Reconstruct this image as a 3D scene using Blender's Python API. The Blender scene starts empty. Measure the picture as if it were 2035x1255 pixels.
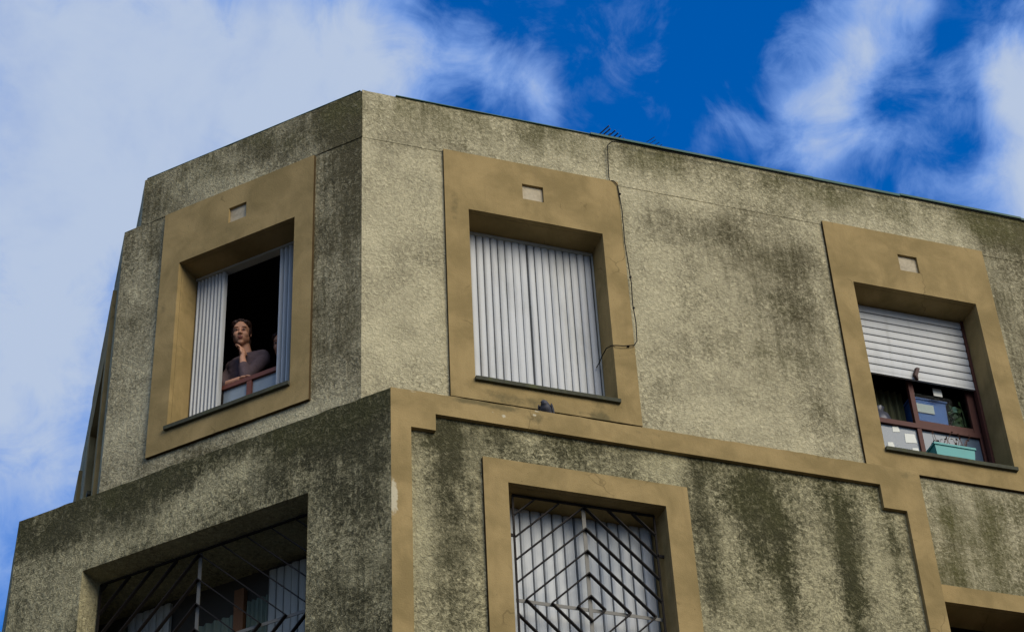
import bpy, bmesh, math, random
import numpy as np
from mathutils import Vector, Matrix

random.seed(4)
SC = bpy.context.scene
COL = SC.collection
Z0 = 15.034            # height of the parapet top above the ground
S2 = math.sqrt(.5)

# ------------------------------------------------------------------ camera
cam_d = bpy.data.cameras.new('camera')
cam = bpy.data.objects.new('camera', cam_d)
COL.objects.link(cam)
cF = Vector((0.25872551, 0.72233759, 0.64131858))
cR = Vector((0.95198803, -0.3031563, -0.04260348))
cU = Vector((-0.16364567, -0.62155021, 0.766091))
M = Matrix.Identity(4)
for i in range(3):
    M[i][0] = cR[i]; M[i][1] = cU[i]; M[i][2] = -cF[i]
M[0][3], M[1][3], M[2][3] = -3.23306661, -12.5593144, Z0 - 13.43374387
cam.matrix_world = M
cam_d.sensor_fit = 'HORIZONTAL'
cam_d.angle = 2 * math.atan(1017.5 / 4238.508)
cam_d.clip_start = .1
cam_d.clip_end = 5000
SC.camera = cam

# ------------------------------------------------------------------ sun, sky, exposure
SUN_DIR = Vector((.30, -.82, .50)).normalized()
sun_d = bpy.data.lights.new('sun', 'SUN')
sun_d.energy = 2.2
sun_d.angle = math.radians(45)
sun_d.color = (1.0, .90, .72)
sun = bpy.data.objects.new('sun', sun_d)
COL.objects.link(sun)
sun.rotation_euler = SUN_DIR.to_track_quat('Z', 'Y').to_euler()
sun.location = (8, -8, 30)

SC.view_settings.view_transform = 'Standard'
SC.view_settings.look = 'None'
SC.view_settings.exposure = 0.62
SC.view_settings.gamma = 1.0

world = bpy.data.worlds.new('World')
SC.world = world
world.use_nodes = True


class NT:
    """tiny helper for node trees"""
    def __init__(s, nt):
        s.nt = nt
        nt.nodes.clear()

    def n(s, typ, ins=None, **props):
        nd = s.nt.nodes.new(typ)
        for k, v in props.items():
            setattr(nd, k, v)
        for k, v in (ins or {}).items():
            if isinstance(v, bpy.types.NodeSocket):
                s.nt.links.new(v, nd.inputs[k])
            else:
                nd.inputs[k].default_value = v
        return nd

    def math(s, op, a, b=0.0, c=0.0, clamp=False):
        return s.n('ShaderNodeMath', {0: a, 1: b, 2: c}, operation=op, use_clamp=clamp).outputs[0]

    def mix(s, f, a, b):
        nd = s.n('ShaderNodeMix', data_type='RGBA')
        for k, v in ((0, f), (6, a), (7, b)):
            if isinstance(v, bpy.types.NodeSocket):
                s.nt.links.new(v, nd.inputs[k])
            else:
                nd.inputs[k].default_value = v if k == 0 else (*v[:3], 1.0)
        return nd.outputs[2]

    def noise(s, vec, scale, detail=3.0, rough=.55, dist=0.0):
        nd = s.n('ShaderNodeTexNoise', {'Vector': vec, 'Scale': scale, 'Detail': detail, 'Roughness': rough,
                                        'Distortion': dist})
        return nd.outputs[0]

    def smooth(s, x, lo, hi, a=0.0, b=1.0):
        return s.n('ShaderNodeMapRange', {0: x, 1: lo, 2: hi, 3: a, 4: b}, interpolation_type='SMOOTHSTEP').outputs[0]


def build_world():
    t = NT(world.node_tree)
    sky = t.n('ShaderNodeTexSky', sky_type='NISHITA', sun_disc=False)
    sky.sun_elevation = math.asin(SUN_DIR.z)
    sky.sun_rotation = math.atan2(SUN_DIR.x, SUN_DIR.y)
    sky.altitude = 300
    sky.air_density = 1.0
    sky.dust_density = .3
    sky.ozone_density = 3.0
    hsv = t.n('ShaderNodeHueSaturation', {'Color': sky.outputs[0], 'Saturation': 1.95, 'Value': 1.0, 'Hue': .515})
    bg_sky = t.n('ShaderNodeBackground', {'Color': hsv.outputs[0], 'Strength': .13})
    # clouds: banks given by their direction in the sky, broken up with fractal noise
    d = t.n('ShaderNodeTexCoord').outputs['Generated']
    warp = t.n('ShaderNodeTexNoise', {'Vector': d, 'Scale': 7.0, 'Detail': 3.0, 'Roughness': .55})
    sub = t.n('ShaderNodeVectorMath', {0: warp.outputs['Color'], 1: (.5, .5, .5)}, operation='SUBTRACT')
    wv = t.n('ShaderNodeVectorMath', {0: sub.outputs[0], 1: (.10, .10, .10)}, operation='MULTIPLY')
    dv = t.n('ShaderNodeVectorMath', {0: d, 1: wv.outputs[0]}, operation='ADD').outputs[0]
    total = None
    for (c, r, a) in CLOUDS:
        v = Vector(c).normalized()
        dist = t.n('ShaderNodeVectorMath', {0: dv, 1: tuple(v)}, operation='DISTANCE').outputs['Value']
        g = t.math('MULTIPLY', t.math('POWER', 2.718, t.math('MULTIPLY', t.math('MULTIPLY', dist, dist), -1.0 / (r * r))), a)
        total = g if total is None else t.math('ADD', total, g)
    big = t.noise(d, 10.0, 9.0, .60, .35)
    fine = t.noise(d, 30.0, 8.0, .62, .8)
    tex = t.math('ADD', t.math('MULTIPLY', t.math('SUBTRACT', big, .5), 1.45), t.math('MULTIPLY', t.math('SUBTRACT', fine, .5), 1.15))
    # cloud cover away from the visible part of the sky (behind the camera and overhead)
    back = t.n('ShaderNodeVectorMath', {0: d, 1: (.05, -.85, .30)}, operation='DOT_PRODUCT').outputs['Value']
    total = t.math('ADD', total, t.smooth(back, -.2, .4, 0.0, .6))
    left = t.n('ShaderNodeVectorMath', {0: d, 1: (-.93, .10, .35)}, operation='DOT_PRODUCT').outputs['Value']  # unseen cloud cover on the left, added to light the side wall
    total = t.math('ADD', total, t.smooth(left, .35, .85, 0.0, .6))
    body = t.math('ADD', total, tex)
    dens = t.smooth(body, .02, .70)
    thick = t.smooth(t.math('ADD', total, t.math('MULTIPLY', tex, 1.15)), .42, 1.25)
    ccol = t.mix(thick, (.24, .45, .99), (.63, .755, .98))
    hollow = t.smooth(t.noise(d, 7.0, 6.0, .6, .5), .50, .72)
    ccol = t.mix(t.math('MULTIPLY', hollow, .6), ccol, (.36, .52, .92))
    bg_c = t.n('ShaderNodeBackground', {'Color': ccol, 'Strength': .50})
    mx = t.n('ShaderNodeMixShader', {0: t.math('MULTIPLY', dens, .97), 1: bg_sky.outputs[0], 2: bg_c.outputs[0]})
    t.n('ShaderNodeOutputWorld', {'Surface': mx.outputs[0]})


CLOUDS = [
    # direction, angular radius, weight
    ((.035, .685, .728), .10, .58), ((.120, .680, .722), .06, .62), ((.075, .70, .71), .09, .42),
    ((.06, .745, .665), .10, .48), ((.03, .815, .58), .09, .62), ((.015, .77, .64), .06, .40), ((.155, .668, .728), .035, .6),
    ((.215, .645, .734), .022, .34), ((.228, .652, .724), .018, .30), ((.256, .648, .717), .016, .52), ((.247, .655, .713), .012, .35),
    ((.301, .609, .734), .012, .28),
    ((.400, .556, .730), .016, .70), ((.390, .570, .723), .016, .68), ((.383, .584, .715), .015, .62), ((.377, .596, .708), .014, .66),
    ((.371, .611, .699), .014, .66), ((.386, .606, .696), .014, .55), ((.400, .607, .687), .013, .58), ((.362, .622, .694), .014, .35),
    ((.345, .630, .695), .012, .42), ((.330, .641, .693), .012, .38), ((.355, .632, .688), .012, .30),
    ((.436, .567, .699), .018, .62), ((.449, .572, .687), .024, 1.1), ((.458, .588, .667), .026, 1.15), ((.463, .600, .652), .020, .85),
    ((.447, .548, .707), .018, .50), ((.430, .600, .676), .016, .45), ((.418, .585, .695), .014, .28), ((.412, .560, .719), .010, -.30),
]
build_world()

# ------------------------------------------------------------------ materials
MATS = {}


def new_mat(name):
    m = bpy.data.materials.new(name)
    m.use_nodes = True
    MATS[name] = m
    return m, NT(m.node_tree)


def out(t, bsdf):
    t.n('ShaderNodeOutputMaterial', {'Surface': bsdf.outputs[0]})


def stucco(name, light, dirt, moss, grain=1.0, patch=1.0):
    m, t = new_mat(name)
    p = t.n('ShaderNodeTexCoord').outputs['Object']
    at = t.n('ShaderNodeAttribute', attribute_name='dirt').outputs['Fac']
    mo = t.n('ShaderNodeAttribute', attribute_name='moss').outputs['Fac']
    g1 = t.noise(p, 33.0, 3.0, .65, .7)
    g2 = t.noise(p, 110.0, 2.0, .6)
    clump = t.noise(p, 15.0, 4.0, .65, .5)
    mid = t.noise(p, 5.5, 5.0, .62, .3)
    st = t.n('ShaderNodeMapping', {'Vector': p, 'Scale': (9.0, 9.0, .9)}).outputs[0]
    streak = t.noise(st, 1.0, 4.0, .6, .2)
    gr = t.math('ADD', t.math('MULTIPLY', g1, .68), t.math('MULTIPLY', g2, .32))
    rgh = t.smooth(t.noise(p, 1.3, 4.0, .6, .4), .3, .7, .45, 1.15)
    # crevices of the roughcast hold the dirt
    crev = t.smooth(gr, .62, .36)
    d = t.math('ADD', at, t.math('MULTIPLY', t.math('SUBTRACT', mid, .5), 1.0 * patch))
    d = t.math('ADD', d, t.math('MULTIPLY', t.math('SUBTRACT', clump, .5), .75 * patch))
    d = t.math('ADD', d, t.math('MULTIPLY', t.math('SUBTRACT', streak, .5), .55))
    d = t.math('ADD', d, t.math('MULTIPLY', t.math('SUBTRACT', t.noise(p, 1.7, 4.0, .6, .4), .5), .9))
    s2 = t.n('ShaderNodeMapping', {'Vector': p, 'Scale': (30.0, 30.0, 1.6)}).outputs[0]
    run = t.math('MULTIPLY', t.math('SUBTRACT', t.noise(s2, 1.0, 5.0, .65, .3), .5), t.math('MULTIPLY', t.math('MAXIMUM', at, .1), 1.0))
    d = t.math('ADD', d, run)
    d = t.math('ADD', d, t.math('MULTIPLY', t.math('MULTIPLY', t.math('SUBTRACT', .5, gr), 1.7 * grain), rgh))
    dm = t.smooth(d, -.02, 1.0)
    lv = t.mix(t.smooth(t.noise(p, 2.3, 4.0, .6), .35, .65), light, [c * .80 for c in light])
    lv = t.mix(t.math('MULTIPLY', t.smooth(gr, .54, .68), .45), lv, [min(1, c * 1.35) for c in light])
    mv = t.mix(t.math('MULTIPLY', t.smooth(t.math('ADD', mo, t.math('MULTIPLY', t.math('SUBTRACT', t.noise(p, 3.4, 4.0, .6), .5), 1.2)), .2, .9), .75), dirt, moss)
    mv = t.mix(t.math('MULTIPLY', t.smooth(t.math('ADD', t.math('MULTIPLY', gr, .6), t.math('MULTIPLY', clump, .4)), .50, .66), .5), mv, [x * .55 for x in light])
    c = t.mix(t.math('MULTIPLY', dm, .93), lv, mv)
    c = t.mix(t.math('MULTIPLY', t.math('MULTIPLY', crev, rgh), .36 + .16 * (grain > .9)), c, [x * .45 for x in dirt])
    bump = t.n('ShaderNodeBump', {'Height': gr, 'Strength': 1.0, 'Distance': .034})
    b2 = t.n('ShaderNodeBump', {'Height': mid, 'Strength': .5, 'Distance': .02, 'Normal': bump.outputs[0]})
    b = t.n('ShaderNodeBsdfPrincipled', {'Base Color': c, 'Roughness': .95, 'Normal': b2.outputs[0], 'Specular IOR Level': .15})
    out(t, b)
    return m


def plaster(name, base, dark):
    m, t = new_mat(name)
    p = t.n('ShaderNodeTexCoord').outputs['Object']
    at = t.n('ShaderNodeAttribute', attribute_name='dirt').outputs['Fac']
    mo = t.n('ShaderNodeAttribute', attribute_name='moss').outputs['Fac']
    a = t.noise(p, 2.6, 6.0, .6, .4)
    f = t.noise(p, 95.0, 3.0, .6)
    st = t.n('ShaderNodeMapping', {'Vector': p, 'Scale': (11.0, 11.0, 1.3)}).outputs[0]
    sk = t.noise(st, 1.0, 4.0, .6, .3)
    c = t.mix(t.smooth(a, .32, .68), base, [base[0] * .64, base[1] * .65, base[2] * .62])
    c = t.mix(t.math('MULTIPLY', t.smooth(sk, .5, .75), .35), c, [x * .62 for x in base])
    c = t.mix(t.math('MULTIPLY', t.math('SUBTRACT', f, .35, clamp=True), .8), c, [x * .72 for x in base])
    dd = t.math('ADD', at, t.math('MULTIPLY', t.math('SUBTRACT', t.noise(p, 14.0, 5.0, .65, .5), .5), 1.1))
    c = t.mix(t.math('MULTIPLY', t.smooth(dd, .25, .85), .8), c, dark)
    pale = t.math('ADD', mo, t.math('MULTIPLY', t.math('SUBTRACT', t.noise(p, 22.0, 4.0, .6, .5), .5), 1.0))
    c = t.mix(t.smooth(pale, .55, .75), c, (.45, .40, .27))
    wp = t.n('ShaderNodeTexNoise', {'Vector': p, 'Scale': 3.0, 'Detail': 3.0})
    pv_ = t.n('ShaderNodeVectorMath', {0: p, 1: t.n('ShaderNodeVectorMath', {0: wp.outputs['Color'], 1: (.5, .5, .5)}, operation='MULTIPLY').outputs[0]}, operation='ADD').outputs[0]
    vor = t.n('ShaderNodeTexVoronoi', {'Vector': pv_, 'Scale': 1.25}, feature='DISTANCE_TO_EDGE').outputs['Distance']
    crack = t.math('MULTIPLY', t.smooth(vor, .010, .003), t.smooth(t.noise(p, 1.9, 2.0), .56, .64))
    c = t.mix(t.math('MULTIPLY', crack, .45), c, [x * .3 for x in base])
    spot = t.smooth(t.noise(p, 38.0, 2.0, .5, .3), .70, .76)
    c = t.mix(t.math('MULTIPLY', spot, .6), c, [x * .45 for x in base])
    bump = t.n('ShaderNodeBump', {'Height': t.math('ADD', t.math('MULTIPLY', a, 3.0), f), 'Strength': .45, 'Distance': .006})
    b = t.n('ShaderNodeBsdfPrincipled', {'Base Color': c, 'Roughness': .88, 'Normal': bump.outputs[0], 'Specular IOR Level': .06})
    out(t, b)
    return m


def simple(name, col, rough=.6, var=.15, scale=12.0, spec=.3, metal=0.0, bump=.0, dirtcol=None, dirtamt=0.0, stretch=None):
    m, t = new_mat(name)
    p = t.n('ShaderNodeTexCoord').outputs['Object']
    if stretch:
        p = t.n('ShaderNodeMapping', {'Vector': p, 'Scale': stretch}).outputs[0]
    a = t.noise(p, scale, 4.0, .6)
    c = t.mix(a, [x * (1 - var) for x in col], [min(1, x * (1 + var)) for x in col])
    if dirtcol:
        c = t.mix(t.math('MULTIPLY', t.smooth(t.noise(p, scale * .35, 5.0, .65, .4), .45, .75), dirtamt), c, dirtcol)
    ins = {'Base Color': c, 'Roughness': rough, 'Specular IOR Level': spec, 'Metallic': metal}
    if bump:
        ins['Normal'] = t.n('ShaderNodeBump', {'Height': a, 'Strength': .6, 'Distance': bump}).outputs[0]
    out(t, t.n('ShaderNodeBsdfPrincipled', ins))
    return m


stucco('stucco_front', (.545, .485, .300), (.062, .052, .022), (.080, .078, .018), .68, .62)
stucco('stucco_old', (.435, .39, .225), (.036, .034, .014), (.044, .044, .010))
plaster('ochre_plaster', (.328, .238, .104), (.115, .095, .045))
plaster('ochre_edge_shade', (.075, .050, .022), (.04, .035, .018))  # dark gap line around the surrounds: its shade is painted onto the returns
simple('tile', (.40, .34, .23), .9, .25, 30, bump=.003, dirtcol=(.20, .17, .11), dirtamt=.7)
simple('sill_stone', (.055, .055, .035), .9, .5, 30, bump=.004, dirtcol=(.10, .11, .04), dirtamt=.6)
simple('shutter_white', (.46, .47, .455), .5, .08, 3, spec=.3, dirtcol=(.27, .275, .25), dirtamt=.6, stretch=(6, 6, 1))
simple('shutter_blue', (.43, .45, .445), .42, .07, 4, spec=.35, dirtcol=(.19, .225, .26), dirtamt=.85, stretch=(1, 1, .6))
simple('shutter_grey', (.38, .385, .34), .55, .08, 4, spec=.35, dirtcol=(.34, .34, .28), dirtamt=.5, stretch=(6, 6, 1))
simple('timber_red', (.16, .050, .030), .55, .25, 14, spec=.3, stretch=(1, 1, 4))
simple('timber_orange', (.17, .075, .028), .55, .25, 14, stretch=(8, 8, 1))
simple('timber_dark', (.075, .026, .018), .6, .3, 14, spec=.2, stretch=(1, 1, 4))
simple('iron_dark', (.014, .011, .009), .7, .3, 25, spec=.15)
simple('groove', (.03, .03, .035), .8, .3, 25, spec=.1)
simple('iron_grey', (.105, .10, .082), .55, .2, 20, spec=.4)
simple('copper_green', (.025, .085, .060), .6, .35, 9, spec=.3, dirtcol=(.10, .11, .07), dirtamt=.5)
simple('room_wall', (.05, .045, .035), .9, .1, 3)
simple('curtain', (.075, .08, .04), .9, .2, 8, stretch=(8, 8, .6))
simple('curtain_green', (.15, .19, .145), .8, .2, 8, stretch=(8, 8, .6))
simple('cable_black', (.010, .010, .010), .8, .2, 30, spec=.1)
simple('antenna_metal', (.045, .05, .075), .45, .2, 30, metal=.4)
simple('skin', (.66, .33, .19), .55, .10, 30, spec=.3)
simple('skin_lip', (.30, .095, .075), .5, .1, 30)
simple('hair', (.040, .017, .010), .5, .6, 55, spec=.35, bump=.006, stretch=(3, 3, .35))
simple('eye_dark', (.02, .014, .012), .2, .1, 10, spec=.5)
simple('eye_white', (.36, .31, .28), .3, .05, 10, spec=.5)
simple('sweater', (.125, .088, .088), .95, .3, 26, spec=.1, bump=.012)
simple('shirt_black', (.014, .013, .015), .95, .2, 50, spec=.1)
simple('trousers', (.03, .035, .05), .95, .2, 40, spec=.1)
simple('teal_plastic', (.015, .25, .23), .42, .12, 9, spec=.35, dirtcol=(.03, .13, .11), dirtamt=.5)
simple('soil', (.05, .034, .02), .95, .4, 40, bump=.01)
simple('dry_plant', (.11, .045, .022), .9, .4, 40)
simple('bag_grey', (.05, .055, .075), .35, .3, 20, spec=.5)
simple('leaf_green', (.05, .085, .03), .5, .4, 30)
simple('paper', (.66, .67, .60), .8, .06, 14, spec=.1)
simple('blue_plastic', (.045, .14, .42), .45, .25, 9, spec=.4, dirtcol=(.15, .25, .42), dirtamt=.6)
simple('green_plastic', (.09, .15, .06), .45, .4, 14, spec=.4)
simple('mint_plastic', (.26, .45, .31), .5, .2, 14, spec=.4)
simple('tab_rubber', (.045, .016, .012), .6, .3, 30)
simple('asphalt', (.042, .040, .037), .95, .25, 6, bump=.01)
simple('paving', (.065, .060, .052), .9, .2, 5, bump=.006)
simple('roofing', (.12, .115, .10), .95, .3, 6)
simple('feather', (.040, .041, .052), .6, .5, 26, spec=.3, bump=.003, dirtcol=(.13, .13, .145), dirtamt=.8)
simple('bird_leg', (.25, .06, .05), .7, .2, 30)
simple('beak_dark', (.03, .028, .03), .5, .2, 30)


def glass(name, tint, refl):
    m, t = new_mat(name)
    p = t.n('ShaderNodeTexCoord').outputs['Object']
    a = t.noise(p, 5.0, 4.0, .6, .6)
    c = t.mix(a, [x * .7 for x in tint], [x * 1.2 for x in tint])
    df = t.n('ShaderNodeBsdfPrincipled', {'Base Color': c, 'Roughness': .2, 'Specular IOR Level': .25, 'Coat Weight': refl})
    out(t, df)


glass('glass_net', (.24, .28, .30), .2)
glass('glass_blue', (.085, .12, .16), .15)
m_, t_ = new_mat('glass_clear')
tr_ = t_.n('ShaderNodeBsdfTransparent', {'Color': (.86, .92, .93, 1)})
gl_ = t_.n('ShaderNodeBsdfGlossy', {'Roughness': .08, 'Color': (.05, .055, .06, 1)})
fr_ = t_.n('ShaderNodeFresnel', {'IOR': 1.5})
out(t_, t_.n('ShaderNodeMixShader', {0: fr_.outputs[0], 1: tr_.outputs[0], 2: gl_.outputs[0]}))

# ------------------------------------------------------------------ frames of the façade faces: (u, n, z) -> world


class Face:
    def __init__(s, o, u, n):
        s.o = np.array(o, float); s.u = np.array(u, float); s.n = np.array(n, float)

    def __call__(s, u, n, z):
        p = s.o + s.u * u + s.n * n
        return (p[0], p[1], z + Z0)

    def arr(s, u, n, z):
        p = s.o[None] + s.u[None] * u[:, None] + s.n[None] * n[:, None]
        p[:, 2] = z + Z0
        return p


R = Face((0, 0, 0), (1, 0, 0), (0, -1, 0))                 # street front
L = Face((0, 0, 0), (-S2, S2, 0), (-S2, -S2, 0))           # chamfered corner
dl = math.radians(2.7)
tT = (math.sin(dl), math.cos(dl), 0); nTt = (-math.cos(dl), math.sin(dl), 0)
PL = 2.265; WL = 2.44                                        # chamfer width at parapet / at wall
T = Face(np.array(L(WL, 0, 0)) * [1, 1, 0], tT, nTt)         # side wall
TP = Face(np.array(L(PL, 0, 0)) * [1, 1, 0], tT, nTt)        # side parapet
LC = (.155, -.29)                                            # corner of the lower storey
LL = Face((*LC, 0), (-S2, S2, 0), (-S2, -S2, 0))             # lower chamfer
LLW = 3.46
TL = Face(np.array(LL(LLW, 0, 0)) * [1, 1, 0], tT, nTt)

# ------------------------------------------------------------------ noise + dirt maps (stains that belong to the wall)
_rng = np.random.RandomState(7)
_tab = _rng.rand(256, 256)


def vnoise(x, y):
    xi = np.floor(x).astype(int); yi = np.floor(y).astype(int)
    xf = x - xi; yf = y - yi
    xf = xf * xf * (3 - 2 * xf); yf = yf * yf * (3 - 2 * yf)
    g = lambda a, b: _tab[a % 256, b % 256]
    return (g(xi, yi) * (1 - xf) + g(xi + 1, yi) * xf) * (1 - yf) + (g(xi, yi + 1) * (1 - xf) + g(xi + 1, yi + 1) * xf) * yf


def fbm(x, y, o=4):
    s = 0; a = .5; t = 0
    for i in range(o):
        s = s + a * vnoise(x * 2 ** i + 17 * i, y * 2 ** i + 31 * i); t += a; a *= .5
    return s / t


def blob(u, z, cu, cz, ru, rz, a):
    return a * np.exp(-((u - cu) / ru) ** 2 - ((z - cz) / rz) ** 2)


def streak(u, z, cu, w, z0, z1, a):
    wob = (fbm(z * 1.6 + cu * 3, z * 0 + cu) - .5) * w * 1.3
    e = np.exp(-((u - cu - wob) / w) ** 2)
    top = 1 / (1 + np.exp((z - z0) / .05)); bot = 1 / (1 + np.exp((z1 - z) / .22))
    return a * e * top * bot


def sstep(x, a, b):
    t = np.clip((x - a) / (b - a), 0, 1)
    return t * t * (3 - 2 * t)


def dirt_R(u, z):
    n = fbm(u * 1.7, z * 1.7); n2 = fbm(u * 5 + 3, z * 2.2)
    d = .14 + (n - .5) * .5
    d += .44 * sstep(z, -.62, -.12) * (.35 + 1.1 * n2) * sstep(u, -.1, .5)
    d += .26 * sstep(z, -.5, -.1) * sstep(u, .6, -.1)
    d += blob(u, z, 3.05, -.85, .45, .35, .30) + blob(u, z, 3.75, -1.1, .55, .35, .42) + blob(u, z, 3.75, -1.7, .42, .55, .40)
    d += blob(u, z, 3.3, -2.45, .6, .5, .22) + blob(u, z, 2.62, -.8, .28, .3, .25) + blob(u, z, 3.9, -2.3, .25, .6, .25)
    d += blob(u, z, 2.75, -2.3, .4, .5, .12) - blob(u, z, 3.05, -1.95, .25, .10, .25) - blob(u, z, 2.6, -1.4, .25, .4, .12)
    d += blob(u, z, .75, -.45, .35, .2, .25)
    d += .40 * sstep(u, 5.7, 6.0) * sstep(z, -3.3, -3.0) + .34 * sstep(u, 4.45, 4.7) * sstep(z, -3.2, -3.35)
    d += streak(u, z, 5.35, .16, -3.4, -5, .3) + streak(u, z, 4.95, .10, -3.4, -4.4, .18) + streak(u, z, 5.9, .2, -3.4, -5, .25)
    m = .25 + .45 * sstep(z, -.7, -.2) + .5 * sstep(u, 4.4, 4.7) * sstep(z, -3.2, -3.4) + blob(u, z, 3.4, -2.4, .5, .5, .2)
    return d, m


def dirt_L(u, z):
    n = fbm(u * 1.8 + 40, z * 1.8); n2 = fbm(u * 5 + 9, z * 3)
    d = .46 + (n - .5) * .6
    d += .34 * sstep(z, -.75, -.25) * (.2 + 1.1 * n2)
    d += .34 * sstep(u, .5, .32) * sstep(z, -1.9, -.9) * (.5 + .7 * n2) + .14 * sstep(u, .55, .4)
    d += blob(u, z, .05, -1.0, .12, .9, .25)
    d -= blob(u, z, .75, -3.3, .6, .10, .38) + blob(u, z, 1.15, -.5, .25, .12, .30) + blob(u, z, 2.15, -2.9, .3, .8, .22)
    d += blob(u, z, 1.35, -3.36, .25, .1, .3)
    m = .02 + .35 * sstep(z, -.8, -.2) + .1 * sstep(u, .6, .3)
    return d, m


def dirt_T(u, z):
    n = fbm(u * 1.8 + 80, z * 1.8)
    return .35 + (n - .5) * .5, .2 + 0 * u


def dirt_P(u, z):                                             # lower front panel
    n = fbm(u * 1.6 + 11, z * 1.2); n2 = fbm(u * 6 + 5, z * 2)
    d = .27 + (n - .5) * .45 + (n2 - .5) * .2
    d += .55 * sstep(z, -4.15, -3.7) * (.45 + .8 * n2) * sstep(u, 2.5, 2.2)
    d += streak(u, z, .58, .13, -3.7, -5.6, .55) + streak(u, z, .74, .05, -4.0, -5.2, .2) - streak(u, z, .38, .05, -3.8, -5.6, .2)
    d += blob(u, z, 1.25, -3.72, .16, .14, -.4)
    d += streak(u, z, 2.62, .14, -3.6, -5.2, .45) + blob(u, z, 2.62, -4.9, .15, .3, .2)
    d += streak(u, z, 3.02, .15, -3.68, -4.5, .62) * (.4 + 1.1 * n2) + streak(u, z, 3.27, .075, -3.95, -5.4, .70) * (.5 + n2) + streak(u, z, 3.16, .10, -3.72, -4.6, .40)
    d += streak(u, z, 3.86, .13, -3.68, -5.2, .55) * (.4 + 1.1 * n2) + streak(u, z, 3.80, .08, -4.2, -5.4, .45)
    d += streak(u, z, 4.24, .06, -4.0, -5.4, .35) + .25 * sstep(u, 2.4, 2.7) * sstep(z, -5.0, -3.7)
    d -= streak(u, z, 3.55, .10, -3.72, -5.2, .38) + streak(u, z, 4.08, .07, -3.75, -5.2, .30) + streak(u, z, 2.85, .07, -4.3, -5.2, .15)
    d -= blob(u, z, 2.3, -3.78, .22, .12, .4)
    d = d * .88
    m = .15 + .45 * sstep(u, 2.5, 2.9) + .2 * sstep(z, -4.3, -3.8)
    return d, m


def dirt_LL(u, z):                                            # lower chamfer
    n = fbm(u * 1.5 + 60, z * 1.5); n2 = fbm(u * 4 + 2, z * 3 + 7)
    d = .52 + (n - .5) * .75
    d += .46 * sstep(z, -4.05, -3.6) * (.15 + 1.2 * n2)
    d += blob(u, z, .45, -3.72, .4, .22, .35) + blob(u, z, .25, -4.3, .25, .6, .28) + blob(u, z, 3.0, -3.72, .25, .22, .35)
    d += blob(u, z, 2.2, -3.62, .5, .12, .25)
    d -= blob(u, z, 1.35, -3.74, .28, .16, .75) + blob(u, z, 1.85, -3.85, .3, .15, .35) + blob(u, z, 2.95, -4.4, .35, .45, .35)
    d -= blob(u, z, 2.45, -4.05, .35, .10, .25)
    m = .08 + .5 * sstep(z, -3.95, -3.55) + blob(u, z, .6, -3.7, .5, .2, .3)
    return d, m


def dirt_band(u, z):
    d = -.12 + (fbm(u * 2.2, z * 2.2 + 5) - .5) * .8
    for k_ in range(14):
        d = d + streak(u, z, .4 + k_ * .31, .02 + .02 * (k_ % 3), -3.46, -3.52 - .05 * (k_ % 4), .3)
    d += blob(u, z, .9, -3.475, .28, .035, .75) + blob(u, z, .75, -3.47, .10, .03, .45) + blob(u, z, 2.2, -3.51, .25, .03, .35)
    d += blob(u, z, 1.3, -3.54, .10, .04, .5) + blob(u, z, 1.6, -3.5, .3, .03, .3) + blob(u, z, .3, -3.72, .03, .06, .3)
    d += .35 * sstep(fbm(u * 3, z * 6), .62, .75) * sstep(z, -3.6, -3.5)
    m = blob(u, z, .17, -4.48, .05, .20, 1.0) + blob(u, z, 1.05, -3.56, .03, .025, .9) + blob(u, z, .96, -3.545, .035, .02, .8) + blob(u, z, 1.30, -3.505, .022, .014, 1.0) + blob(u, z, 1.325, -3.462, .045, .010, .9)
    m += blob(u, z, .30, -3.465, .25, .012, .6)
    return d, m


def dirt_S(seed, wet=0.0):
    def f(u, z):
        d = -.12 + (fbm(u * 2.4 + seed, z * 2.4) - .5) * .7
        m = 0 * u
        rr = np.random.RandomState(int(seed * 7) % 1000)
        for k_ in range(9):
            cu_ = u.min() + rr.rand() * (u.max() - u.min()); zt_ = z.max() - rr.rand() * (z.max() - z.min()) * .6
            d = d + streak(u, z, cu_, .012 + .03 * rr.rand(), zt_, zt_ - .2 - .6 * rr.rand(), .32 + .30 * rr.rand())
        for k_ in range(6):
            cu_ = u.min() + (.12 + .76 * rr.rand()) * (u.max() - u.min())
            d = d + streak(u, z, cu_, .02 + .04 * rr.rand(), z.min() + .20, z.min() - .1, .5)
        d = d + .3 * sstep(z, z.min() + .05, z.min())
        if wet:
            d = d + blob(u, z, 1.2, -3.17, .28, .05, .75) + blob(u, z, 1.80, -3.19, .09, .03, .55) + blob(u, z, 1.98, -3.2, .10, .03, .5) + blob(u, z, 1.0, -3.13, .12, .02, .3)
        return d, m
    return f


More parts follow.
